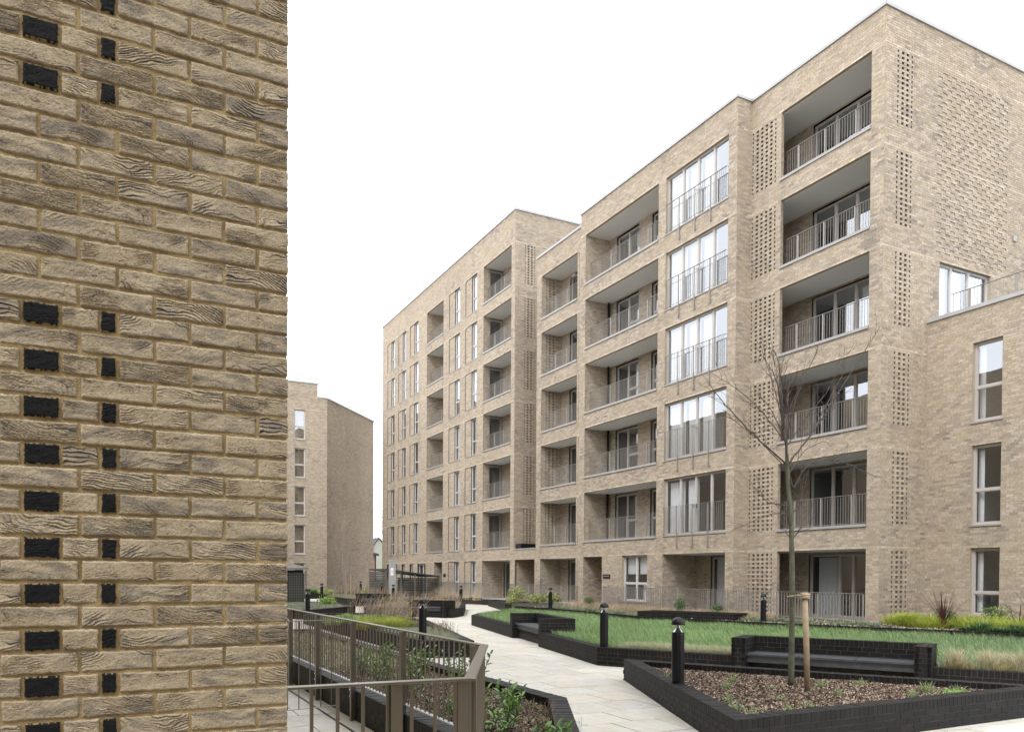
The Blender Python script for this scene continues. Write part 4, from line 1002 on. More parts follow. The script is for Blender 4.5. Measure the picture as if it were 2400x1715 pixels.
# ---- near railing
def near_railing():
    root = empty('railing', (2.7, 5.9, 0), 'near bronze metal railing with flat top rail, turning round the laurel bed', 'railing')
    T = 1.205
    c0, c1, c2, c3 = (2.60, 16.6), (2.72, 5.80), (1.77, 3.965), (.585, 4.02)
    def rail_seg(a, b, z, w, h, name='top_rail', mat='near_rail'):
        m = MB(); m.bar((*a, z), (*b, z), w, h); return m.build(name, M[mat], root, bevel=.003)
    rail_seg(c0, c1, T, .062, .014); rail_seg((c1[0]+.012, c1[1]+.02), (c2[0]-.012, c2[1]-.03), T+.0015, .066, .014); rail_seg(c2, c3, T+.003, .062, .014)
    rail_seg((c0[0], c0[1]), (c1[0], c1[1]), .455, .05, .012, 'bottom_rail', 'coping'); rail_seg(c1, c2, .13, .05, .012, 'bottom_rail'); rail_seg(c2, c3, .13, .05, .012, 'bottom_rail')
    pm = MB(); pm.box(-.011, .011, -.03, .03, -.004, T-.007); pmesh = pm.mesh('post', M['near_rail'])
    bolt = MB(); bolt.tube([(-.012, 0, .30), (-.024, 0, .30)], .012, 8); bolt.tube([(-.012, 0, .38), (-.024, 0, .38)], .012, 8); bm = bolt.mesh('bolt', M['chrome'])
    def posts(pts, ang, rot=True):
        for (x, y) in pts:
            wm = Matrix.Translation((x, y, 0))@Matrix.Rotation(ang, 4, 'Z')
            o = bpy.data.objects.new('post', pmesh); link(o, root, wm)
            bo = bpy.data.objects.new('bolt', bm); link(bo, o, wm)
    bx = lambda y: c1[0]+(c0[0]-c1[0])*(y-c1[1])/(c0[1]-c1[1])
    ys = [12.87, 11.12, 9.38, 7.62, 5.90, 14.6]
    pw = MB(); pw.box(-.03, .03, -.011, .011, -.004, T-.007); pw2 = pw.mesh('post', M['near_rail'])
    for y in ys:
        o = bpy.data.objects.new('post', pmesh); wm = Matrix.Translation((bx(y)-.035, y, 0)); 
        o = bpy.data.objects.new('post', pw2); link(o, root, wm)
        o2 = bpy.data.objects.new('post', pmesh); link(o2, root, Matrix.Translation((bx(y)-.060, y, 0)))
        bo = bpy.data.objects.new('bolt', bm); link(bo, o2, Matrix.Translation((bx(y)-.060, y, 0)))
    a12 = math.atan2(c2[1]-c1[1], c2[0]-c1[0])
    for (x, y, a) in ((1.74, 3.985, 0), (1.36, 3.99, 0), (.64, 4.01, 0), (1.85, 4.07, a12)):
        o = bpy.data.objects.new('post', pw2); link(o, root, Matrix.Translation((x, y, 0))@Matrix.Rotation(a, 4, 'Z'))
        o = bpy.data.objects.new('post', pmesh); link(o, root, Matrix.Translation((x-.03, y, 0))@Matrix.Rotation(a, 4, 'Z'))
    bal = MB(); bal.box(-.006, .006, -.006, .006, 0, T-.007-.455); bme = bal.mesh('baluster', M['near_rail'])
    bal = MB(); bal.box(-.008, .008, -.008, .008, 0, T-.007-.13); bme2 = bal.mesh('baluster', M['near_rail'])
    y = 5.95
    while y < 16.5:
        if all(abs(y-q) > .05 for q in ys): o = bpy.data.objects.new('baluster', bme); link(o, root, Matrix.Translation((bx(y), y, .458)))
        y += .115
    def line(p, q, step, st=.5):
        p, q = np.array(p), np.array(q); L = np.linalg.norm(q-p); k = int(L/step)
        for i in range(k):
            r = p+(q-p)*(i+st)/k; o = bpy.data.objects.new('baluster', bme2); link(o, root, Matrix.Translation((r[0], r[1], .134)))
    line(c1, c2, .115); line(c2, c3, .125)
    # the thin cross panel further back
    g = empty('gate', (1.9, 9.95, 0), 'slim bronze gate panel crossing between the brick corner and the back run of railing', 'gate')
    a, b = (.60, 9.62), (2.60, 9.98)
    m = MB(); m.bar((*a, 1.195), (*b, 1.195), .03, .010); m.build('top_rail', M['near_rail'], g)
    m = MB(); m.bar((*a, .10), (*b, .10), .03, .010); m.build('bottom_rail', M['coping'], g)
    for i in range(14):
        x = a[0]+(b[0]-a[0])*(i+.5)/14; y = a[1]+(b[1]-a[1])*(i+.5)/14
        m = MB(); m.box(x-.006, x+.006, y-.006, y+.006, .105, 1.19); m.build('baluster', M['near_rail'], g)
near_railing()
def ground_rail(x, ya, yb, top, label, posts, z=.44):
    root = empty('railing', (x, (ya+yb)/2, z), label, 'railing')
    fr = front(x); o = MB(); fbox(o, fr, ya, yb, -.025, .025, top-.012, top); o.build('top_rail', M['rail'], root)
    o = MB(); fbox(o, fr, ya, yb, -.015, .015, z+.06, z+.072); o.build('bottom_rail', M['rail'], root)
    for p in posts: o = MB(); fbox(o, fr, p-.025, p+.025, -.006, .006, z-.05, top-.012); o.build('post', M['rail'], root)
    k = int((yb-ya)/.115); mb = MB()
    for i in range(k+1):
        y = ya+(yb-ya)*(i+.3)/(k+1)
        mb.box(x-.012, x+.012, y-.006, y+.006, z+.07, top-.012)
    s = mb.build('balusters', M['rail'], root); s['kind'] = 'stuff'
ground_rail(19.45, 15.62, 29.15, 1.30, 'long taupe railing in front of the ground floor, from the entrance to the corner tower', [29.1, 29.0, 27.4, 25.7, 24.0, 22.3, 20.6, 18.9, 17.3, 15.65])
ground_rail(19.95, 31.9, 39.2, 1.30, 'taupe railing in front of the ground floor between the two entrances', [31.9, 33.6, 35.3, 37.0, 39.2])
ground_rail(19.6, 40.9, 50.3, 1.30, 'taupe railing before the ground floor of the seven storey block, right of the slatted shelter', [40.9, 42.6, 44.4, 46.2, 48, 50.3])
ground_rail(19.6, 52.6, 63.5, 1.30, 'far taupe railing behind the slatted shelter', [52.6, 54.6, 56.6, 58.6, 60.6, 63.4])

# ---- bollards
def make_bollard():
    r = empty('bollard_light', (0, 0, 0), 'x', 'bollard')
    m = MB(); m.lathe([(.0, 0), (.086, 0), (.086, .004), (.081, .004), (.081, .652), (.079, .656), (.0, .656)], 28); m.build('post', M['black'], r, smooth=False)
    m = MB(); m.lathe([(.079, .657), (.064, .666), (.044, .684), (.029, .705), (.021, .728), (.019, .752)], 28); m.build('reflector', M['chrome'], r, smooth=True)
    m = MB(); m.lathe([(.082, .656), (.082, .752)], 28); m.build('lamp_glass', M['clear'], r, smooth=True)
    m = MB(); m.lathe([(.0, .750), (.088, .750), (.0885, .760), (.086, .780), (.079, .802), (.067, .821), (.050, .836), (.030, .846), (.0, .850)], 28); m.build('dome_cap', M['black'], r, smooth=True)
    for a in (.6, 1.2, 3.6, 4.2, 5.2):
        b = MB(); x, y = .081*math.cos(a), .081*math.sin(a); b.tube([(x*.98, y*.98, .63), (x*1.03, y*1.03, .63)], .004, 6); b.build('screw', M['chrome'], r)
    return r
bspots = [((6.74, 8.30, .36), 1.03, 'nearest black dome-topped bollard light, on the corner of the mulched tree planter'),
          ((8.83, 13.18, .36), 1.04, 'black bollard light on the bend of the lawn wall, between the two benches'),
          ((17.31, 17.40, .42), 1.0, 'black bollard light on the right, between the raised brick box and the tree stake'),
          ((6.13, 16.25, .36), 1.05, 'large black bollard light rising from the yellow sedge planter behind the bronze railing'),
          ((16.20, 37.40, .36), 1.03, 'black bollard light at the far end of the bench planter, before the pale path'),
          ((15.80, 27.45, .46), .98, 'black bollard light at the back of the lawn, beside the yellow-green shrubs'),
          ((6.45, 28.90, .36), 1.05, 'leftmost black bollard light, beside the wire mesh shelter'),
          ((10.85, 45.05, .36), 1.05, 'second black bollard light from the left, against the pale brick block'),
          ((17.03, 58.42, .36), 1.05, 'small far bollard light left of the grey sign pillar'),
          ((15.15, 47.30, .36), 1.05, 'far bollard light in front of the slatted shelter wall'),
          ((13.22, 39.40, .40), 1.02, 'bollard light among dry stems, right of the slatted shelter wall')]
proto = make_bollard()
for i, (p, k, lab) in enumerate(bspots):
    o = proto if i == 0 else copy_tree(proto)
    o.location = p; o.rotation_euler = (0, 0, random.uniform(0, 6)); o.scale = (k, k, k)
    o['label'] = lab; o['group'] = 'black bollard lights of the courtyard'

# ---- shelters, pillar
def wire_panel(root, fr, u0, u1, z0, z1, du=.09, dz=.20, name='mesh_panel', n=0):
    m = MB(); u = u0
    while u <= u1: fbox(m, fr, u-.003, u+.003, n-.003, n+.003, z0, z1); u += du
    z = z0
    while z <= z1: fbox(m, fr, u0, u1, n+.003, n+.012, z-.006, z+.006); z += dz
    o = m.build(name, M['mesh_metal'], root); o['kind'] = 'stuff'
def slat_wall(root, fr, u0, u1, z0, z1, n=0):
    z = z0
    while z < z1-.1:
        m = MB(); fbox(m, fr, u0, u1, n-.015, n+.015, z, z+.095); m.build('slat', M['slat'], root); z += .115
def shelter_right():
    root = empty('bike_shelter', (15.7, 48.2, 0), 'slatted and wire mesh shelter with sloping roof in front of the seven storey block', 'shelter')
    X0, X1, Y0, Y1 = 15.70, 19.35, 48.2, 51.8
    slat_wall(root, front(X0), Y0, Y1, .35, 2.0)
    roof = MB(); roof.add([(X0-.05, Y0-.08, 2.06), (X1, Y0-.08, 1.62), (X1, Y1, 1.62), (X0-.05, Y1, 2.06), (X0-.05, Y0-.08, 2.14), (X1, Y0-.08, 1.70), (X1, Y1, 1.70), (X0-.05, Y1, 2.14)], [(0,3,2,1),(4,5,6,7),(0,1,5,4),(1,2,6,5),(2,3,7,6),(3,0,4,7)])
    roof.build('roof', M['slat'], root)
    wire_panel(root, side(Y0), X0, X1, .3, 1.60)
    for x in (X0, X0+1.0, X0+1.95, X0+2.75, X1-.04):
        p = MB(); p.box(x-.035, x+.035, Y0+.0, Y0+.07, 0, 2.06-(x-X0)/3.65*.44); p.build('post', M['mesh_metal'], root)
    for x in (X0+.75, X0+1.6):
        p = MB(); p.box(x-.03, x+.03, Y0+1.6, Y0+1.66, 0, 1.85); p.build('post', M['black'], root)
    slat_wall(root, side(Y1), X0+2.0, X1, .3, 1.65); slat_wall(root, front(X1), Y0+.1, Y1, .3, 1.6)
shelter_right()
def shelter_left():
    root = empty('bike_shelter', (9.5, 48.4, 0), 'grey wire mesh shelter with pale sloping roof, half hidden by the near brick corner', 'shelter')
    X0, X1, Y0, Y1 = 6.5, 10.75, 48.4, 51.8
    roof = MB(); roof.add([(X0, Y0-.1, 1.92), (X1+.05, Y0-.1, 2.06), (X1+.05, Y1, 2.26), (X0, Y1, 2.12), (X0, Y0-.1, 2.02), (X1+.05, Y0-.1, 2.18), (X1+.05, Y1, 2.38), (X0, Y1, 2.22)], [(0,3,2,1),(4,5,6,7),(0,1,5,4),(1,2,6,5),(2,3,7,6),(3,0,4,7)])
    roof.build('roof', M['mesh_metal'], root)
    wire_panel(root, side(Y0), X0, X1, .05, 1.95, .10, .16); wire_panel(root, front(X1-.001), Y0, Y1, .05, 2.0, .12, .18)
    for x in (X1-.04, 8.6, 6.6): p = MB(); p.box(x-.04, x+.04, Y0, Y0+.08, 0, 1.98); p.build('post', M['mesh_metal'], root)
    b = MB(); b.box(X0, X1-.1, Y0+.7, Y0+.8, 0, 2.0); b.build('rear_panel', M['cavity'], root)  # dark panel added to paint the shade inside the shelter
    k = 0
    while k < 30: s = MB(); x = X0+.1+k*.14; s.box(x-.05, x+.05, Y0+.5, Y0+.53, .1, 1.8); s.build('slat', M['slat'], root); k += 1
    f = MB(); f.box(X0, X1, Y0-.05, Y0+.0, 0, .12); f.build('plinth', M['black'], root)
shelter_left()
sp = empty('sign_pillar', (14.15, 42.3, 0), 'tall square grey pillar with a small white and blue notice, left of the slatted shelter', 'sign')
m = MB(); m.box(14.0, 14.3, 42.2, 42.5, 0, 2.58); m.build('post', M['sill'], sp, bevel=.01)
m = MB(); fbox(m, side(42.2), 14.0, 14.17, .004, .014, 1.72, 2.14); pl = m.build('notice', M['white'], sp)
m = MB()
for i in range(24):
    a0, a1 = 2*math.pi*i/24, 2*math.pi*(i+.62)/24
    if i % 6 == 5: continue
    pts = [(.052, a0), (.052, a1), (.033, a1), (.033, a0)]; m.add([(14.085+r*math.cos(a), 42.2-.0165, 1.93+1.6*r*math.sin(a)) for r, a in pts], [(0, 1, 2, 3)])
m.build('ring_symbol', M['blue'], pl)

# ---- houses and trees beyond
def gable():
    r = empty('gabled_house', (30.5, 97, 0), 'pale rendered gable with steep slate roof glimpsed between two brick blocks', 'house')
    Y = 97; a, b, ap, ea, apz = 29.2, 32.1, 30.62, 4.6, 6.25
    m = MB(); m.add([(a, Y, 0), (b, Y, 0), (b, Y, ea), (ap, Y, apz), (a, Y, ea), (a, Y+9, 0), (b, Y+9, 0), (b, Y+9, ea), (ap, Y+9, apz), (a, Y+9, ea)], [(0,1,2,3,4), (9,8,7,6,5), (0,4,9,5), (1,6,7,2)]); m.build('wall', M['render_wall'], r)
    m = MB(); 
    for (x0, z0, x1, z1) in ((a-.15, ea-.1, ap, apz+.1), (ap, apz+.1, b+.15, ea-.1)): m.add([(x0, Y-.1, z0), (x1, Y-.1, z1), (x1, Y+9, z1), (x0, Y+9, z0), (x0, Y-.1, z0+.12), (x1, Y-.1, z1+.12), (x1, Y+9, z1+.12), (x0, Y+9, z0+.12)], [(0,1,2,3),(7,6,5,4),(0,4,5,1),(2,6,7,3)])
    m.build('roof', M['roof_slate'], r)
    r = empty('brick_house', (26, 89, 0), 'pinkish red brick house corner with a dark gutter, glimpsed left of the pale gable', 'house')
    m = MB(); m.box(18, 27.3, 88, 95, 0, 4.35); m.build('wall', M['red_brick'], r)
    m = MB(); m.add([(17.8, 87.7, 5.6), (27.7, 87.7, 3.9), (27.7, 87.7, 4.15), (17.8, 87.7, 5.9), (17.8, 95.4, 5.6), (27.7, 95.4, 3.9), (27.7, 95.4, 4.15), (17.8, 95.4, 5.9)], [(0,1,2,3),(7,6,5,4),(3,2,6,7),(1,5,6,2),(0,4,5,1)]); m.build('roof', M['roof_slate'], r)
    m = MB(); m.tube([(27.35, 87.9, 4.0), (27.35, 87.9, 0)], .07, 8); m.build('rain_pipe', M['black'], r)
gable()
def grow(mb_list, p, d, L, r, lvl, spread, up=.25, maxlvl=3, kids=3, seg=4):
    """recursive bare branch"""
    pts = [Vector(p)]; rad = [r]; dv = Vector(d).normalized(); out = []
    for i in range(seg):
        dv = (dv + Vector((random.gauss(0, .10), random.gauss(0, .10), random.gauss(0, .06)+up*.12))).normalized()
        pts.append(pts[-1]+dv*L/seg); rad.append(r*(1-(i+1)/seg*.75))
    mb_list.append((pts, rad, lvl))
    if lvl < maxlvl:
        for k in range(kids):
            t = random.uniform(.25, .95); i = min(int(t*seg), seg-1); q = pts[i].lerp(pts[i+1], t*seg-i)
            side_ = dv.cross(Vector((random.gauss(0, 1), random.gauss(0, 1), random.gauss(0, 1)))).normalized()
            nd = (dv*random.uniform(.7, 1.1)+side_*spread).normalized()
            grow(mb_list, q, nd, L*random.uniform(.45, .7), rad[i]*.6, lvl+1, spread, up, maxlvl, kids, seg)
def far_tree(x, y, h, label, name='bare_tree', stems=1, mat='twig', lean=0, kids=4, r=.13, spread=.55):
    root = empty(name, (x, y, 0), label, 'tree'); br = []
    tw = MB()
    for s_ in range(stems):
        a = random.uniform(0, 6.28); d = Vector((math.cos(a)*(.12 if stems > 1 else .03), math.sin(a)*(.12 if stems > 1 else .03), 1))
        base = Vector((x+math.cos(a)*.15*(stems > 1), y+math.sin(a)*.15*(stems > 1), .0)); pts = [base]; rad = [r]
        n = 8
        for i in range(n): d = (d+Vector((random.gauss(0, .05), random.gauss(0, .05), .05))).normalized(); pts.append(pts[-1]+d*h/n); rad.append(r*(1-.85*(i+1)/n))
        m = MB(); m.tube(pts, rad, 7); m.build('trunk', M['pale_bark' if stems > 1 else 'bark'], root, smooth=True)
        L = []; fine = .0035 if stems > 1 else .008
        for i in range(2, n):
            for k in range(kids):
                aa = random.uniform(0, 6.28); q = pts[i].lerp(pts[i+1], random.random()); dd = Vector((math.cos(aa)*spread, math.sin(aa)*spread, 1)).normalized()
                grow(L, q, dd, h*random.uniform(.18, .34)*(1-.55*i/n)*1.3, rad[i]*.5, 1, .5, .3, 3, 3, 3)
        for p_, r_, l_ in L: tw.tube(p_, [max(v*(.5 if stems > 1 else 1), fine) for v in r_], 3, cap=False)
    o = tw.build('crown', M[mat], root, smooth=True); o['kind'] = 'stuff'
far_tree(33.5, 112, 11.5, 'tall bare winter tree in the gap between the blocks, directly above the pale gable', kids=5)
far_tree(29.5, 104, 9.0, 'lower bare winter tree in the gap, close to the edge of the distant block', kids=5)
far_tree(38, 118, 11, 'bare winter tree in the gap nearest the seven storey block', kids=5)
far_tree(14.9, 54.5, 5.6, 'thin multi-stemmed bare birch before the angled block, left of the sign pillar', 'birch_tree', 3, 'pale_bark', kids=1, r=.03, spread=.25)
far_tree(17.9, 60.5, 6.6, 'slim bare birch with fine twigs beside the far edge of the angled block', 'birch_tree', 2, 'pale_bark', kids=1, r=.03, spread=.25)
m = empty('tree_stake', (15.05, 54.0, 0), 'pale timber stake at the foot of the multi-stemmed birch', 'stake'); s = MB(); s.tube([(15.05, 54.0, 0), (15.05, 54.0, 1.75)], .05, 8); s.build('pole', M['stake'], m)

# ---- the young tree in the mulch planter
def young_tree():
    root = empty('young_tree', (8.44, 7.95, .25), 'bare young tree with a green-grey trunk and reddish twigs in the mulch planter', 'tree')
    tp = [(8.44, 7.95, .22), (8.445, 7.95, .9), (8.46, 7.96, 1.45), (8.455, 7.965, 1.8), (8.45, 7.97, 2.09), (8.45, 7.98, 2.47), (8.43, 7.99, 2.75), (8.41, 8.01, 3.03), (8.40, 8.02, 3.31), (8.385, 8.03, 3.62), (8.35, 8.05, 3.85), (8.32, 8.07, 4.06), (8.31, 8.08, 4.39), (8.30, 8.09, 4.75), (8.2, 8.14, 5.0)]
    tr = [.044, .037, .036, .040, .034, .034, .031, .028, .030, .018, .014, .011, .008, .005, .003]
    pts, rad = [], []
    for i in range(len(tp)-1):
        for k in range(4):
            t = k/4; pts.append(Vector(tp[i]).lerp(Vector(tp[i+1]), t)+Vector((random.gauss(0, .0015),)*2+(0,))); rad.append((tr[i]*(1-t)+tr[i+1]*t)*random.uniform(.96, 1.05))
    m = MB(); m.tube(pts, rad, 14); m.build('trunk', M['bark'], root, smooth=True)
    limbs = [([(8.38, 8.03, 3.35), (7.98, 8.24, 3.75), (7.64, 8.42, 4.15), (7.40, 8.55, 4.50)], .0125),
             ([(8.39, 8.03, 3.62), (8.21, 8.20, 3.98), (7.94, 8.40, 4.34), (7.53, 8.60, 4.63)], .009),
             ([(8.36, 8.04, 3.80), (8.18, 7.95, 4.20), (8.00, 7.92, 4.55), (7.64, 7.90, 4.85)], .010),
             ([(8.40, 8.01, 3.34), (8.62, 7.91, 3.65), (8.80, 7.82, 3.93), (9.12, 7.67, 4.49), (9.55, 7.46, 5.26)], .014),
             ([(8.74, 7.86, 3.84), (8.98, 7.90, 4.15), (9.42, 7.90, 4.80)], .010),
             ([(8.385, 8.03, 3.66), (8.44, 7.88, 4.31), (8.71, 7.78, 4.92)], .010),
             ([(8.32, 8.07, 4.06), (8.22, 8.15, 4.5), (8.08, 8.25, 5.05)], .007),
             ([(8.43, 7.99, 2.75), (8.28, 8.07, 2.78), (8.16, 8.13, 2.81), (8.06, 8.17, 2.93)], .013),
             ([(8.45, 7.98, 2.45), (8.36, 7.95, 2.57), (8.25, 7.90, 2.63), (7.98, 7.95, 2.62), (7.45, 8.10, 2.38)], .011),
             ([(8.41, 8.0, 3.2), (8.49, 7.97, 3.01), (8.60, 7.91, 3.27), (8.89, 7.77, 3.48)], .012),
             ([(8.43, 7.99, 2.64), (8.53, 7.93, 2.76), (8.59, 7.91, 2.95), (8.62, 7.85, 3.25)], .011),
             ([(8.45, 7.98, 2.30), (8.50, 7.95, 2.36), (8.57, 7.92, 2.46)], .013),
             ([(8.45, 7.98, 2.32), (8.40, 8.0, 2.36), (8.36, 8.02, 2.42)], .009),
             ([(8.47, 7.97, 3.0), (8.60, 7.9, 3.26), (8.85, 7.80, 3.40), (9.12, 7.65, 3.36), (9.52, 7.45, 3.16)], .008),
             ([(8.40, 8.02, 3.40), (8.10, 7.8, 3.65), (7.75, 7.65, 3.9), (7.35, 7.5, 4.1)], .009),
             ([(8.39, 8.03, 3.55), (8.55, 8.2, 3.95), (8.75, 8.35, 4.3), (8.95, 8.55, 4.6)], .009),
             ([(8.38, 8.03, 3.6), (8.28, 7.9, 4.0), (8.05, 7.8, 4.4), (7.85, 7.72, 4.75)], .0075),
             ([(8.39, 8.03, 3.58), (8.55, 7.85, 3.95), (8.78, 7.7, 4.3), (8.98, 7.6, 4.75)], .0075),
             ([(8.35, 8.05, 3.85), (8.42, 8.15, 4.2), (8.50, 8.2, 4.6), (8.66, 8.2, 5.0)], .0065),
             ([(8.40, 8.02, 3.25), (8.2, 8.12, 3.5), (7.9, 8.2, 3.75), (7.55, 8.25, 3.95)], .0075),
             ([(8.33, 8.06, 4.0), (8.2, 8.0, 4.3), (8.1, 7.95, 4.6), (7.95, 7.95, 4.95)], .006),
             ([(8.40, 8.02, 3.15), (8.62, 8.1, 3.35), (8.9, 8.15, 3.6), (9.25, 8.1, 3.75)], .0065),
             ([(8.34, 8.05, 3.95), (8.5, 7.98, 4.3), (8.62, 7.95, 4.65)], .006)]
    for pl, r in limbs:
        P = [Vector(p) for p in pl]; q = []
        for i in range(len(P)-1):
            a, b = P[i], P[i+1]; t0 = (P[i+1]-P[max(i-1, 0)])*.5; t1 = (P[min(i+2, len(P)-1)]-P[i])*.5
            for k in range(5):
                t = k/5; h = (2*t**3-3*t**2+1)*a+(t**3-2*t**2+t)*t0+(-2*t**3+3*t**2)*b+(t**3-t**2)*t1
                q.append(h+Vector((random.gauss(0, .004), random.gauss(0, .004), random.gauss(0, .004))))
        q.append(P[-1]); n = len(q); m = MB(); m.tube(q, [r*(1-.82*i/(n-1))+.0008 for i in range(n)], 7); br = m.build('branch', M['twig'], root, smooth=True)
        tw = MB(); L = []
        tot = sum((q[i+1]-q[i]).length for i in range(n-1))
        for k in range(int(3+tot*5)):
            i = random.randrange(max(1, n//4), n-1); dv = (q[i+1]-q[i]).normalized(); sd = dv.cross(Vector((random.gauss(0, 1), random.gauss(0, 1), random.gauss(0, .6)))).normalized()
            grow(L, q[i], (dv+sd*random.uniform(.4, .9)+Vector((0, 0, .15))).normalized(), random.uniform(.12, .55)*(1.1-.5*i/n), .0035, 2, .6, .3, 3, 1, 4)
        for p_, r_, l_ in L:
            tw.tube(p_, [max(v, .0014) for v in r_], 4, cap=False)
            for b_ in p_[1:]: tw.tube([b_, b_+Vector((random.gauss(0, .006), random.gauss(0, .006), .010))], [.0032, .001], 4)
        t = tw.build('twigs', M['twig'], br, smooth=True); t['kind'] = 'stuff'
young_tree()
st = empty('tree_stake', (8.25, 7.49, .2), 'round timber stake leaning beside the young tree, with a frayed strap at its top', 'stake')
m = MB(); m.tube([(8.25, 7.485, .2), (8.235, 7.50, .9), (8.22, 7.52, 1.57)], [.038, .037, .036], 16); m.build('pole', M['stake'], st, smooth=True)
m = MB()
for i in range(3): m.tube([(8.22+.058*math.cos(a), 7.52+.058*math.sin(a), 1.50+.022*i+.006*math.sin(a*2+i)) for a in np.linspace(0, 6.283, 18)], .012, 6, cap=False)
m.tube([(8.22, 7.56, 1.52), (8.30, 7.72, 1.53), (8.42, 7.90, 1.50), (8.51, 7.95, 1.50), (8.50, 8.02, 1.50), (8.42, 8.01, 1.50), (8.30, 7.80, 1.515)], .012, 6)
m.build('tie', M['jute'], st, smooth=True)

# ================================================================== PLANTING
def sample(poly, n, dens=None):
    poly = np.array(poly); lo, hi = poly.min(0), poly.max(0); out = np.zeros((0, 2))
    while len(out) < n:
        q = lo+RNG.random((n*3, 2))*(hi-lo); k = inpoly(q[:, 0], q[:, 1], [tuple(p) for p in poly])
        if dens is not None: k &= RNG.random(len(q)) < dens(q[:, 0], q[:, 1])
        out = np.concatenate([out, q[k]])
    return out[:n]
def blades(P, z, h, w, lean, cols, name, mat, root=None, label=None, cat=None, dirs=None, curve=1.6, tipk=1.15, kind='stuff', segs=3, basek=.75):
    """grass: P (n,2) base points; h heights; lean = horizontal reach of the tip; one tapering bent strip a blade"""
    n = len(P); a = RNG.random(n)*2*np.pi if dirs is None else dirs
    d = np.stack([np.cos(a), np.sin(a)], 1); wa = a+np.pi/2+RNG.normal(0, .5, n); wd = np.stack([np.cos(wa), np.sin(wa)], 1)
    V = []; C = []
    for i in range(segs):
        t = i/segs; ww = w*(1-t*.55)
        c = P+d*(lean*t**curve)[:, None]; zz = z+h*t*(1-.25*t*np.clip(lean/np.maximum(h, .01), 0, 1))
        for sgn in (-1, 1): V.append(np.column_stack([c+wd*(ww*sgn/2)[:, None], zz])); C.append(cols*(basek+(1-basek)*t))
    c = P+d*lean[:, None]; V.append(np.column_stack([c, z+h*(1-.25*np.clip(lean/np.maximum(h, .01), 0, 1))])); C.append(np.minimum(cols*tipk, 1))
    k = 2*segs+1; V = np.stack(V, 1).reshape(-1, 3); C = np.stack(C, 1).reshape(-1, 3)
    base = (np.arange(n)*k)[:, None]
    F = []
    for i in range(segs-1): F += [base+np.array([2*i, 2*i+1, 2*i+3]), base+np.array([2*i, 2*i+3, 2*i+2])]
    F.append(base+np.array([2*segs-2, 2*segs-1, 2*segs])); F = np.concatenate(F)
    me = np_mesh(name, V, F, C, M[mat]); o = bpy.data.objects.new(name, me); link(o, root)
    if root is None: tag(o, label, cat, kind=kind)
    elif kind: o['kind'] = kind
    return o
def colmix(n, cs, var=.2):
    cs = np.array(cs); i = RNG.integers(0, len(cs), n); return cs[i]*(1-var/2+var*RNG.random((n, 1)))
U = RNG.random
# lawn: long soft grass in drifts, straw-coloured along the front wall
lin = inset(lawn if area_sign(lawn) > 0 else lawn[::-1], .22)
dist = lambda x, y: np.hypot(x, y)
GREEN = [(.18, .32, .10), (.24, .39, .135), (.145, .25, .08), (.29, .42, .18), (.36, .44, .24)]
bench_zones = [Vector((0, 0))]
def nobench(P):
    k = np.ones(len(P), bool)
    for (A_, d, s0, s1, f, b) in ((LA, d1, s1a, s1b, -.1, .92), (LB, d2, 2.7, 5.95, -.4, .64)):
        n_ = np.array([-d[1], d[0]]); q = P-A_; s = q@d; t = q@n_; k &= ~((s > s0) & (s < s1) & (t > f) & (t < b))
    q = np.array([(15.2, 21.0), (16.88, 18.0), (17.85, 18.4), (16.25, 21.5)]); k &= ~inpoly(P[:, 0], P[:, 1], [tuple(v) for v in q])
    return k
P = sample(lin, 120000, lambda x, y: np.clip((14/dist(x, y))**1.3, .12, 1)); P = P[nobench(P)]
n = len(P); drift = fbm(P[:, 0]*.9, P[:, 1]*.9, 61, 3); h = (.07+.10*U(n)+.10*drift)
fd = np.minimum(((P-LB)@np.array([-d2[1], d2[0]])), 9)          # distance from the front wall on the right run
dry = np.clip(1.0-fd/1.0, 0, 1)*np.clip((P[:, 1] < 13.4)*1.0, 0, 1); h = h*(1-.25*dry)
blu = np.clip((13.0-P[:, 1]*1.0+ (P[:, 0]-13)*.2)/5, 0, 1)[:, None]
c = colmix(n, GREEN, .4)*(.82+.4*drift[:, None]); c = c*(1-.7*blu)+np.array([.25, .345, .20])*.7*blu*(.8+.5*U((n, 1)))
sel = (U(n) < dry*.75)|(U(n) < .03); c[sel] = colmix(sel.sum(), [(.45, .42, .24), (.52, .47, .30), (.36, .34, .19)], .3)
wind = 2.4+RNG.normal(0, .9, n)
blades(P, .30, h, np.full(n, .0075)*(.7+.6*U(n)), h*(.25+.55*U(n)), c, 'lawn_grass', 'blade', label='long soft green grass of the raised lawn', cat='grass', dirs=wind)
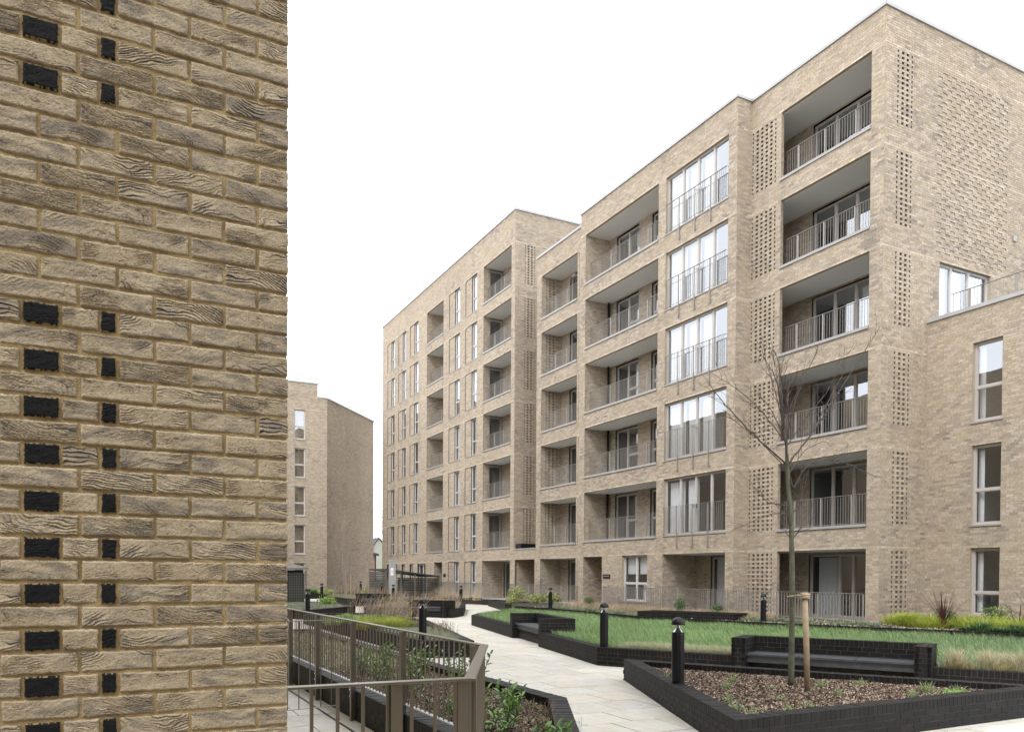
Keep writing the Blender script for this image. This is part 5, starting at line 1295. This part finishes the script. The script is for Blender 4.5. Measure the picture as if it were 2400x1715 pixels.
def scatter_chips(poly, n, z, name, label, size=.024, seed_cols=((.17, .11, .075), (.36, .27, .20), (.08, .052, .038), (.52, .43, .35), (.22, .15, .11), (.045, .032, .026), (.06, .04, .03))):
    P = sample(poly, n); a = U(n)*6.283; L = size*(.5+1.3*U(n)); Wd = L*(.18+.30*U(n)); th = .003+.006*U(n)
    d = np.stack([np.cos(a), np.sin(a)], 1); e = np.stack([-d[:, 1], d[:, 0]], 1); tilt = RNG.normal(0, .5, n); roll = RNG.normal(0, .75, n)
    zz = z+fbm(P[:, 0]*2.3, P[:, 1]*2.3, 77, 2)*.03+U(n)*.012
    cs = colmix(n, seed_cols, .5); V = []; C = []
    for (s, t, m) in ((-1, -1, 0), (1, -.6, 0), (.8, 1, 0), (-.9, .8, 0), (0, 0, 1)):
        xy = P+d*(L*s/1)[:, None]*.5+e*(Wd*t)[:, None]*.5
        V.append(np.column_stack([xy, zz+L*.5*s*tilt+Wd*.5*t*roll+m*th])); C.append(cs*(1.15 if m else .9))
    V = np.stack(V, 1).reshape(-1, 3); C = np.stack(C, 1).reshape(-1, 3); b = (np.arange(n)*5)[:, None]
    F = np.concatenate([b+np.array(f) for f in ((0, 1, 4), (1, 2, 4), (2, 3, 4), (3, 0, 4))])
    o = bpy.data.objects.new(name, np_mesh(name, V, F, C, M['chips'])); link(o); tag(o, label, 'mulch', kind='stuff'); return o
scatter_chips(P_in, 34000, .252, 'bark_mulch', 'brown bark chips round the young tree', .024)
NV = [p for p in N_in]
scatter_chips([(2.9, 4.7), (3.4, 4.9), (3.62, 6.2), (4.5, 7.9), (4.5, 12.5), (2.9, 12.5)], 24000, .252, 'bark_mulch', 'bark chips and dead leaves under the laurels', .023)
scatter_chips([(2.9, 12.5), (4.5, 12.5), (4.5, 20), (2.9, 20)], 5000, .252, 'bark_mulch', 'bark chips under the far end of the railing', .04, ((.5, .40, .28), (.34, .25, .17), (.22, .15, .1)))
bedfront = [(15.6, 20.6), (16.75, 17.0), (17.9, 14.2), (18.8, 12.45), (19.3, 10.9), (20.8, 6), (22.4, 6), (22.4, 15.8), (19.4, 15.9), (19.3, 29), (15.8, 29)]
scatter_chips(bedfront, 12000, .42, 'bark_mulch', 'bark chips and leaf litter in the bed along the building', .055, ((.36, .29, .22), (.26, .19, .14), (.42, .38, .33), (.16, .12, .09), (.30, .33, .24)))
def tuft(x, y, z, n, h, reach, cols, label, name='grass_tuft', w=.006, cat='grass tuft', spread=.05, mat='blade', group=None, curve=1.6, up=0):
    root = empty(name, (x, y, z), label, cat, group)
    P = np.array([[x, y]])+RNG.normal(0, spread, (n, 2)); hh = h*(.45+.6*U(n)); ll = reach*(.2+.9*U(n))
    blades(P, z, hh, np.full(n, w)*(.7+.6*U(n)), ll, colmix(n, cols, .35), 'blades', mat, root, curve=curve); return root
LIME = [(.42, .48, .06), (.50, .54, .10), (.34, .42, .05), (.56, .56, .16), (.24, .34, .05)]
STRAW = [(.60, .52, .36), (.70, .62, .45), (.52, .44, .29), (.42, .36, .21), (.46, .48, .28)]
BEIGE = [(.50, .38, .26), (.58, .45, .31), (.42, .31, .21), (.36, .30, .18)]
SAGE = [(.30, .34, .22), (.38, .41, .28), (.24, .29, .17), (.45, .46, .33)]
# feather grass clumps on the right of the lawn
nv2 = np.array([-d2[1], d2[0]]); on = lambda s_, n_: LB+d2*s_+nv2*n_
for (x, y, h, lab) in ((*on(6.18, .42), .42, 'straw-coloured feather grass clump hard against the long bench'), (*on(6.62, .45), .42, 'straw-coloured feather grass clump, second to the right of the long bench'),
                       (*on(6.85, .75), .36, 'loose straw grass clump between two denser ones on the right lawn edge'), (*on(7.12, .40), .44, 'straw feather grass clump at the right edge of the picture')):
    tuft(x, y, .31, 520, h*.98, .22, STRAW, lab, 'feather_grass', .0062, 'ornamental grass', .07, group='feather grass clumps on the lawn edge', curve=2.2)
for (x, y, lab) in ((*on(6.28, .30), 'small copper-leaved shrub below the first feather grass clump'), (*on(6.84, .32), 'small round yellow-brown spiky shrub at the lawn edge on the right')):
    tuft(x, y, .31, 260, .17, .14, [(.42, .30, .13), (.30, .24, .09), (.22, .24, .09), (.52, .40, .20)], lab, 'low_shrub', .010, 'shrub', .07)
# straw drift along the front wall
q = [LB+d2*.35+np.array([-d2[1], d2[0]])*.25, LB+d2*2.7+np.array([-d2[1], d2[0]])*.25, LB+d2*2.7+np.array([-d2[1], d2[0]])*.85, LB+d2*.5+np.array([-d2[1], d2[0]])*.8]
P = sample(q, 6500); n = len(P); blades(P, .30, .10+.14*U(n), np.full(n, .005), .10+.16*U(n), colmix(n, STRAW+SAGE, .3), 'straw_grass', 'blade', label='bleached straw grass along the lawn wall left of the long bench', cat='grass')
# sedge bank along the wing
def bank(pts, n, h, reach, cols, label, name, w=.008, width=.8, mat='blade', z=.42, clump=.09):
    pts = [np.array(p, float) for p in pts]; cl = []
    tot = sum(np.linalg.norm(pts[i+1]-pts[i]) for i in range(len(pts)-1)); m = int(tot/.27)*max(1, int(width/.33))
    for _ in range(m):
        s = random.random()*tot
        for i in range(len(pts)-1):
            L = np.linalg.norm(pts[i+1]-pts[i])
            if s <= L: break
            s -= L
        d = (pts[i+1]-pts[i])/L; cl.append(pts[i]+d*s+np.array([-d[1], d[0]])*random.uniform(-width/2, width/2))
    cl = np.array(cl); k = RNG.integers(0, len(cl), n); hs = (.6+.65*U(len(cl)))[k]; off = RNG.normal(0, clump, (n, 2)); P = cl[k]+off
    dirs = np.arctan2(off[:, 1], off[:, 0])+RNG.normal(0, .5, n)
    tint = (.78+.42*U(len(cl)))[k][:, None]
    return blades(P, z, h*hs*(.5+.6*U(n)), np.full(n, w)*(.7+.6*U(n)), reach*(.3+.9*U(n)), colmix(n, cols, .35)*tint, name, mat, label=label, cat='ground cover', dirs=dirs, curve=2.)
bank([(19.6, 14.9), (20.2, 12.6), (20.8, 10.0), (21.3, 7.0)], 26000, .38, .26, LIME, 'bank of bright yellow-green sedge below the wing windows', 'sedge_bank', .009, 1.4)
bank([(19.0, 12.6), (19.5, 10.8), (20.0, 8.8)], 3500, .22, .2, [(.08, .16, .06), (.12, .22, .09), (.05, .1, .04)], 'dark green leafy edging over the kerb on the right', 'edging_plants', .022, .35, 'leaf', .44)
bank([(17.6, 28.6), (17.4, 24.5), (17.7, 21.0), (18.3, 18.2)], 12000, .28, .20, BEIGE, 'band of dry beige grasses in front of the ground floor railing', 'dry_grass_band', .009, 1.6)
bank([(16.3, 28.4), (16.2, 22.0), (17.6, 17.6), (18.8, 14.6)], 7000, .16, .16, [(.22, .28, .22), (.16, .22, .13), (.30, .32, .24), (.25, .33, .10)], 'low grey-green ground cover at the back kerb', 'low_ground_cover', .016, 1.0, 'leaf', .43)
# C planter
cp = C_in
P = sample([(6.2, 16.3), (7.0, 16.1), (7.9, 19.8), (6.3, 19.9)], 14000); n = len(P); blades(P, .30, .05+.10*U(n), np.full(n, .006), .06+.09*U(n), colmix(n, SAGE, .35), 'sage_grass', 'blade', label='low grey-green grass round the bollard in the near left planter', cat='grass')
bank([(6.3, 20.2), (6.9, 21.6), (7.5, 20.8)], 9000, .30, .22, LIME+[(.5, .42, .16)], 'bright yellow sedge clump above the bronze railing', 'sedge_patch', .009, 1.0, z=.30)
bank([(6.5, 22.5), (7.4, 25.5)], 8000, .20, .18, [(.22, .36, .09), (.14, .24, .07), (.30, .42, .12), (.40, .46, .14)], 'green and lime leafy perennials at the far end of the near left planter', 'leafy_perennials', .022, 1.8, 'leaf', .30)
P = sample(E_in, 6000); n = len(P); blades(P, .30, .05+.09*U(n), np.full(n, .010), .08+.08*U(n), colmix(n, SAGE, .35), 'pale_grass', 'blade', label='pale grey-green grass in the planter by the wire shelter', cat='grass')
P = sample(G_in, 4000); n = len(P); blades(P, .30, .06+.12*U(n), np.full(n, .014), .08+.10*U(n), colmix(n, SAGE+[(.3, .38, .12), (.2, .3, .08)], .35), 'mixed_ground_cover', 'blade', label='mixed pale ground cover in the farthest planter', cat='ground cover')
bank([(9, 58.5), (14, 58.8)], 5000, .45, .25, [(.14, .26, .05), (.2, .34, .08), (.10, .18, .05)], 'green grassy strip at the foot of the distant block', 'grass_strip', .02, 1.2, z=.3)
P = sample(H_in, 6000); n = len(P); blades(P, .30, .08+.14*U(n), np.full(n, .010), .08+.12*U(n), colmix(n, SAGE+BEIGE, .35), 'dry_ground_cover', 'blade', label='pale dry ground cover in the bench planter', cat='ground cover')
tuft(14.6, 36.3, .3, 500, .42, .3, [(.55, .36, .24), (.45, .30, .18), (.5, .45, .2)], 'orange-pink dry grass clump on the tip of the bench planter', 'dry_grass_clump', .010, 'ornamental grass', .22)
# dry brown perennials: leaning stems with dead seed heads
def dry_stems(region, n, h, label, z=.3, lean=.5, w=.008, heads=True, cols=((.24, .17, .12), (.33, .25, .18), (.16, .115, .085), (.40, .32, .23))):
    P = sample(region, n); mb = MB()
    for p in P:
        hh = h*random.uniform(.45, 1.1); a = random.gauss(-.6, .9); l = random.uniform(0, lean)*hh; col = tuple(c*random.uniform(.8, 1.2) for c in random.choice(cols))
        b = Vector((p[0], p[1], z)); m_ = b+Vector((math.cos(a)*l*.35, math.sin(a)*l*.35, hh*.55)); t = b+Vector((math.cos(a)*l, math.sin(a)*l, hh))
        mb.tube([b, m_, t], [w*.6, w*.45, w*.25], 3, col, cap=False)
        for k in range(random.randint(2, 5)):
            q = b.lerp(m_, random.uniform(.5, 1)) if random.random() < .5 else m_.lerp(t, random.random()); a2 = random.uniform(0, 6.28); L = random.uniform(.06, .20)*h
            e = q+Vector((math.cos(a2)*L, math.sin(a2)*L, L*random.uniform(.3, 1.4))); mb.tube([q, e], [w*.3, w*.16], 3, col, cap=False)
            if heads and random.random() < .6: mb.tube([e, e+Vector((0, 0, .02))], [w*.9, w*.5], 4, tuple(c*.8 for c in col))
    o = mb.build('dry_stems', M['dry']); tag(o, label, 'dead perennials', kind='stuff'); return o
dry_stems([(7.2, 20.6), (8.5, 22.4), (9.0, 27.5), (7.6, 28.1), (7.5, 22.5)], 280, .85, 'tall brown dead perennial stems leaning beyond the yellow sedge', lean=.8, w=.0085, cols=((.34, .26, .19), (.43, .35, .26), (.24, .18, .13), (.50, .42, .32)))
dry_stems([(7.3, 16.9), (8.0, 19.5), (7.5, 19.9), (7.0, 17.5)], 110, .30, 'low brown seed heads along the path edge of the near left planter', w=.006)
dry_stems(H_in, 300, .6, 'brown dead perennial stems filling the bench planter', lean=.6, w=.010, cols=((.36, .28, .2), (.46, .37, .27), (.25, .19, .14)))
dry_stems(G_in, 260, .75, 'dry stems in front of the slatted shelter', lean=.4, w=.014)
dry_stems([(18.7, 41), (19.4, 41), (19.4, 50), (18.7, 50)], 200, .7, 'thin beige dry stems in front of the seven storey block railing', z=.3, w=.009, cols=((.5, .42, .28), (.42, .34, .22)))
# leafy shrubs --------------------------------------------------------
def leaf_mesh(L, wd, name='leaf', mat='leaf_o'):
    m = MB(); c = (1, 1, 1)
    m.add([(0, 0, 0), (L*.3, wd*.42, .004), (L*.3, 0, -.006), (L*.3, -wd*.42, .004), (L*.7, wd*.38, .0), (L*.7, 0, -.010), (L*.7, -wd*.38, 0), (L, 0, -.016)],
          [(0, 2, 1), (0, 3, 2), (1, 2, 5, 4), (2, 3, 6, 5), (4, 5, 7), (5, 6, 7)]); return m.mesh(name, M[mat], smooth=True)
LEAF = [leaf_mesh(.085, .034), leaf_mesh(.070, .030), leaf_mesh(.10, .036)]
def laurel(x, y, z, h, nst, label, cols=((.10, .21, .03), (.14, .27, .045), (.07, .15, .03), (.20, .34, .07)), group='laurels behind the bronze railing', k=9):
    root = empty('laurel', (x, y, z), label, 'shrub', group)
    for s_ in range(nst+3):
        a = random.uniform(0, 6.28); l = random.uniform(.05, .26); hh = h*random.uniform(.6, 1.05); b = Vector((x+random.gauss(0, .03), y+random.gauss(0, .03), z)); t = b+Vector((math.cos(a)*l, math.sin(a)*l, hh))
        mid = b.lerp(t, .5)+Vector((random.gauss(0, .01), random.gauss(0, .01), .02)); m = MB(); m.tube([b, mid, t], [.006, .0045, .003], 5, cap=False); st_ = m.build('stem', M['twig'], root, smooth=True)
        for i in range(k):
            f = .30+.70*i/(k-1); q = b.lerp(mid, f*2) if f < .5 else mid.lerp(t, f*2-1)
            az = i*2.4+random.uniform(-.3, .3); el = random.uniform(.25, .75)+.5*max(0, f-.7)*2
            R = Matrix.Rotation(az, 4, 'Z')@Matrix.Rotation(-el, 4, 'Y')@Matrix.Rotation(random.uniform(-.5, .5), 4, 'X')
            o = bpy.data.objects.new('leaf', random.choice(LEAF)); c = random.choice(cols); v = random.uniform(.8, 1.25); o.color = (c[0]*v, c[1]*v, c[2]*v, 1)
            link(o, st_, Matrix.Translation(q)@R@Matrix.Scale(random.uniform(.8, 1.25), 4))
for (x, y, h, ns, lab) in ((3.72, 10.0, .62, 6, 'tallest laurel, seen through the middle of the railing'), (4.05, 8.95, .52, 6, 'bushy laurel left of the railing corner, close to the path'), (3.55, 8.1, .40, 6, 'low broad laurel behind the centre of the railing'),
                           (4.1, 10.9, .50, 5, 'laurel further back, next to the path-side coping'), (3.3, 9.1, .36, 5, 'low laurel near the bottom rail'), (3.02, 6.35, .30, 5, 'small laurel beneath the turn of the railing'),
                           (3.85, 7.55, .30, 5, 'low laurel right of the railing posts with glossy leaves'), (3.42, 6.75, .48, 4, 'upright laurel sprig rising in front of the pale path'), (3.95, 12.3, .42, 5, 'laurel farthest along the railing'), (3.35, 11.4, .40, 5, 'laurel behind the second railing post'),
                           (3.3, 10.3, .34, 5, 'low laurel between the two central railing posts'), (4.2, 9.75, .5, 5, 'laurel against the path coping, behind the tallest one'), (3.8, 11.7, .38, 5, 'laurel deep in the bed, third from the far end'), (3.2, 7.4, .30, 5, 'laurel close to the bottom rail, nearer the corner'),
                           (3.5, 6.0, .2, 4, 'seedling laurel low in the mulch, nearest the camera')):
    laurel(x, y, .25, h, ns, lab)
def shrub(x, y, z, r, h, n, cols, label, name='leafy_shrub', ls=.03, group=None, stems=True):
    root = empty(name, (x, y, z), label, 'shrub', group); cen = RNG.normal(0, 1, (n, 3)); cen /= np.linalg.norm(cen, axis=1)[:, None]; rad = U(n)**.5
    lump = 1+.35*(fbm(cen[:, 0]*2+5, cen[:, 1]*2+cen[:, 2]*2, int(x*10), 2)-.5)*2
    C3 = np.array([x, y, z+h*.52])+cen*np.array([r, r, h*.5])*(rad*lump)[:, None]; a = U(n)*6.283; el = RNG.normal(.2, .5, n)
    d = np.stack([np.cos(a)*np.cos(el), np.sin(a)*np.cos(el), np.sin(el)], 1); s = np.cross(d, RNG.normal(0, 1, (n, 3))); s /= np.linalg.norm(s, axis=1)[:, None]
    L = (ls*(.7+.7*U(n)))[:, None]; V = np.stack([C3, C3+d*L*.5+s*L*.28, C3+d*L, C3+d*L*.5-s*L*.28], 1).reshape(-1, 3); b = (np.arange(n)*4)[:, None]
    cc = np.repeat(colmix(n, cols, .5), 4, 0); F = np.concatenate([b+np.array([0, 1, 2]), b+np.array([0, 2, 3])])
    o = bpy.data.objects.new('foliage', np_mesh('foliage', V, F, cc, M['leaf'])); link(o, root)
    if stems:
        m = MB()
        for i in range(6): a = random.uniform(0, 6.28); m.tube([(x, y, z), (x+math.cos(a)*r*.5, y+math.sin(a)*r*.5, z+h*.6), (x+math.cos(a)*r*.8, y+math.sin(a)*r*.8, z+h*.95)], [.008, .006, .003], 4, cap=False)
        m.build('stems', M['twig'], root)
DG = [(.06, .13, .04), (.09, .18, .06), (.045, .09, .03), (.14, .22, .08)]; VAR = [(.42, .44, .16), (.30, .34, .10), (.52, .50, .22), (.14, .2, .07)]
for (x, y, r, h, cols, lab) in ((20.6, 13.9, .30, .5, DG, 'dark green shrub left of the dark red spiky plant, against the tower corner'), (21.3, 12.9, .42, .62, VAR+DG, 'yellow and green shrub between the two dark red spiky plants'),
                                (21.6, 12.0, .35, .58, DG, 'dark green bushy shrub left of the lowest wing window'), (21.75, 10.9, .38, .62, DG+VAR, 'mottled shrub in front of the lowest wing window'),
                                (21.7, 10.1, .30, .5, DG, 'dark shrub below the right half of the lowest wing window'), (22.0, 9.0, .35, .4, DG, 'low dark shrub at the far right against the wing')):
    shrub(x, y, .43, r, h, 1500, cols, lab, ls=.045)
for (x, y, r, h, lab) in ((18.5, 35.6, .55, .95, 'tall yellow-green variegated shrub in the planter beyond the lawn tip'), (19.0, 34.3, .6, .55, 'broad yellow-green shrub behind the far lawn bollard'), (17.9, 34.9, .35, .4, 'low lime shrub at the corner of the planter beyond the lawn tip'),
                          (19.6, 33.9, .45, .65, 'pale yellow-green shrub right of the far lawn bollard')):
    shrub(x, y, .3, r, h, 1300, VAR, lab, ls=.07)
for (x, y, h, lab) in ((18.6, 22.8, .55, 'dark green shrub among the dry grasses, left of the glazed door'), (18.3, 20.5, .42, 'small dark shrub among the dry grasses, behind the raised brick box'), (18.2, 28.3, .4, 'green shrub at the left end of the dry grass band')):
    shrub(x, y, .43, .25, h, 700, DG, lab, ls=.05)
for (x, y, r, h, lab) in ((12.9, 8.95, .16, .2, 'small glossy green shrub at the back of the long bench, on the right'), (12.1, 9.9, .14, .2, 'small glossy green shrub at the back of the long bench, left of its twin')):
    shrub(x, y, .31, r, h, 220, [(.14, .26, .06), (.22, .34, .10)], lab, ls=.06)
shrub(9.2, 37.2, .3, .45, .4, 500, [(.34, .48, .10), (.2, .34, .08)], 'bright green leafy plant in the planter by the wire shelter', ls=.09)
for (x, y, lab) in ((13.3, 53.5, 'pale green leafy plant left of the thin birch'), (15.9, 52.5, 'pale green leafy plant in front of the thin birch')): shrub(x, y, .3, .7, .45, 500, [(.36, .46, .14), (.24, .34, .10)], lab, ls=.12)
def phormium(x, y, z, h, n, label):
    root = empty('spiky_plant', (x, y, z), label, 'plant', 'dark red spiky plants by the wing')
    for i in range(n):
        a = random.uniform(0, 6.28); l = h*random.uniform(.1, .62); hh = h*random.uniform(.6, 1.05); w_ = .045; s = Vector((-math.sin(a), math.cos(a), 0)); b = Vector((x+random.gauss(0, .03), y+random.gauss(0, .03), z)); V = []; col = random.choice([(.10, .035, .035), (.06, .03, .03), (.16, .05, .045), (.085, .06, .04)])
        for k in range(5):
            t = k/4; c = b+Vector((math.cos(a)*l*t**1.5, math.sin(a)*l*t**1.5, hh*t)); ww = w_*(1-t)**.6*(.6+.8*t if t < .5 else 1); V += [c-s*ww/2, c+Vector((math.cos(a), math.sin(a), 0))*.005, c+s*ww/2]
        m = MB(); m.add(V, [f for k in range(4) for f in ((3*k, 3*k+1, 3*k+4, 3*k+3), (3*k+1, 3*k+2, 3*k+5, 3*k+4))], col); m.build('leaf', M['leaf'], root)
phormium(19.7, 13.35, .42, 1.05, 30, 'dark red spiky plant in front of the tower corner, the fuller one')
phormium(20.4, 11.35, .42, 1.15, 10, 'tall dark spiky plant left of the lowest wing window')
phormium(20.7, 12.0, .42, .75, 8, 'thin dark spiky plant among the shrubs, between its two larger kin')
# sprouting tufts in the mulch
tufts = [(6.62, 7.2), (7.35, 8.05), (6.3, 6.75), (7.3, 7.0), (8.0, 8.6), (8.3, 7.05), (8.75, 7.7), (9.35, 7.55), (7.2, 6.5), (6.1, 6.3), (9.0, 6.5), (9.55, 6.7), (7.0, 8.9), (7.9, 7.75), (10.0, 6.55), (6.75, 6.35)]
where = ['between the nearest bollard and the near wall', 'in the middle of the mulch left of the tree', 'close to the inner front corner', 'in the front half, left of the stake', 'just behind the tree trunk', 'at the foot of the timber stake', 'right of the tree trunk', 'beyond the stake on the right', 'near the front coping', 'in the very front corner', 'along the near right coping', 'well right, by the long coping', 'right beside the bollard', 'just left of the tree trunk', 'farthest right in the narrow end', 'against the front coping, left of centre']
for (x, y), wh in zip(tufts, where):
    big = random.random()
    tuft(x, y, .262, int(26+40*big), .10+.09*big, .13, [(.26, .36, .13), (.38, .46, .20), (.18, .27, .10), (.42, .46, .30)], 'small green tuft in the mulch '+wh, 'grass_tuft', .008, 'grass tuft', .030, group='green tufts sprouting in the bark mulch')
shrub(9.75, 6.42, .26, .22, .07, 300, [(.20, .36, .08), (.30, .46, .12)], 'mat of bright green seedlings at the right end of the mulch', 'seedling_mat', .03, stems=False)
for (x, y, lab) in ((3.55, 5.75, 'small bright green weed nearest the camera in the laurel bed'), (3.75, 6.45, 'small weed in the laurel bed, beside the corner coping'), (3.15, 5.5, 'low green weed under the railing turn')):
    shrub(x, y, .26, .07, .06, 60, [(.24, .38, .08), (.16, .28, .06)], lab, 'weed', .03, stems=False)
P = sample([(2.95, 11.8), (4.5, 11.8), (4.5, 20), (2.95, 20)], 5200); n = len(P); blades(P, .26, .06+.22*U(n)**2, np.full(n, .007), .06+.14*U(n), colmix(n, STRAW+SAGE+[(.2, .3, .1), (.45, .34, .2)], .4), 'straw_and_weeds', 'blade', label='straw and weeds in the far part of the bed behind the railing', cat='ground cover')
P = sample([(2.95, 5.0), (3.5, 5.4), (4.5, 8), (4.5, 11.8), (2.95, 11.8)], 900); n = len(P); blades(P, .26, .04+.10*U(n)**2, np.full(n, .007), .04+.08*U(n), colmix(n, [(.2, .32, .1), (.3, .42, .16), (.42, .36, .22)], .4), 'weeds', 'blade', label='sparse weeds and seedlings among the laurels', cat='ground cover')
dry_stems([(3.3, 5.2), (3.7, 5.8), (4.3, 7.6), (3.6, 7.2)], 26, .30, 'thin dead stalks in the laurel bed by the corner coping', z=.26, w=.004, heads=False)
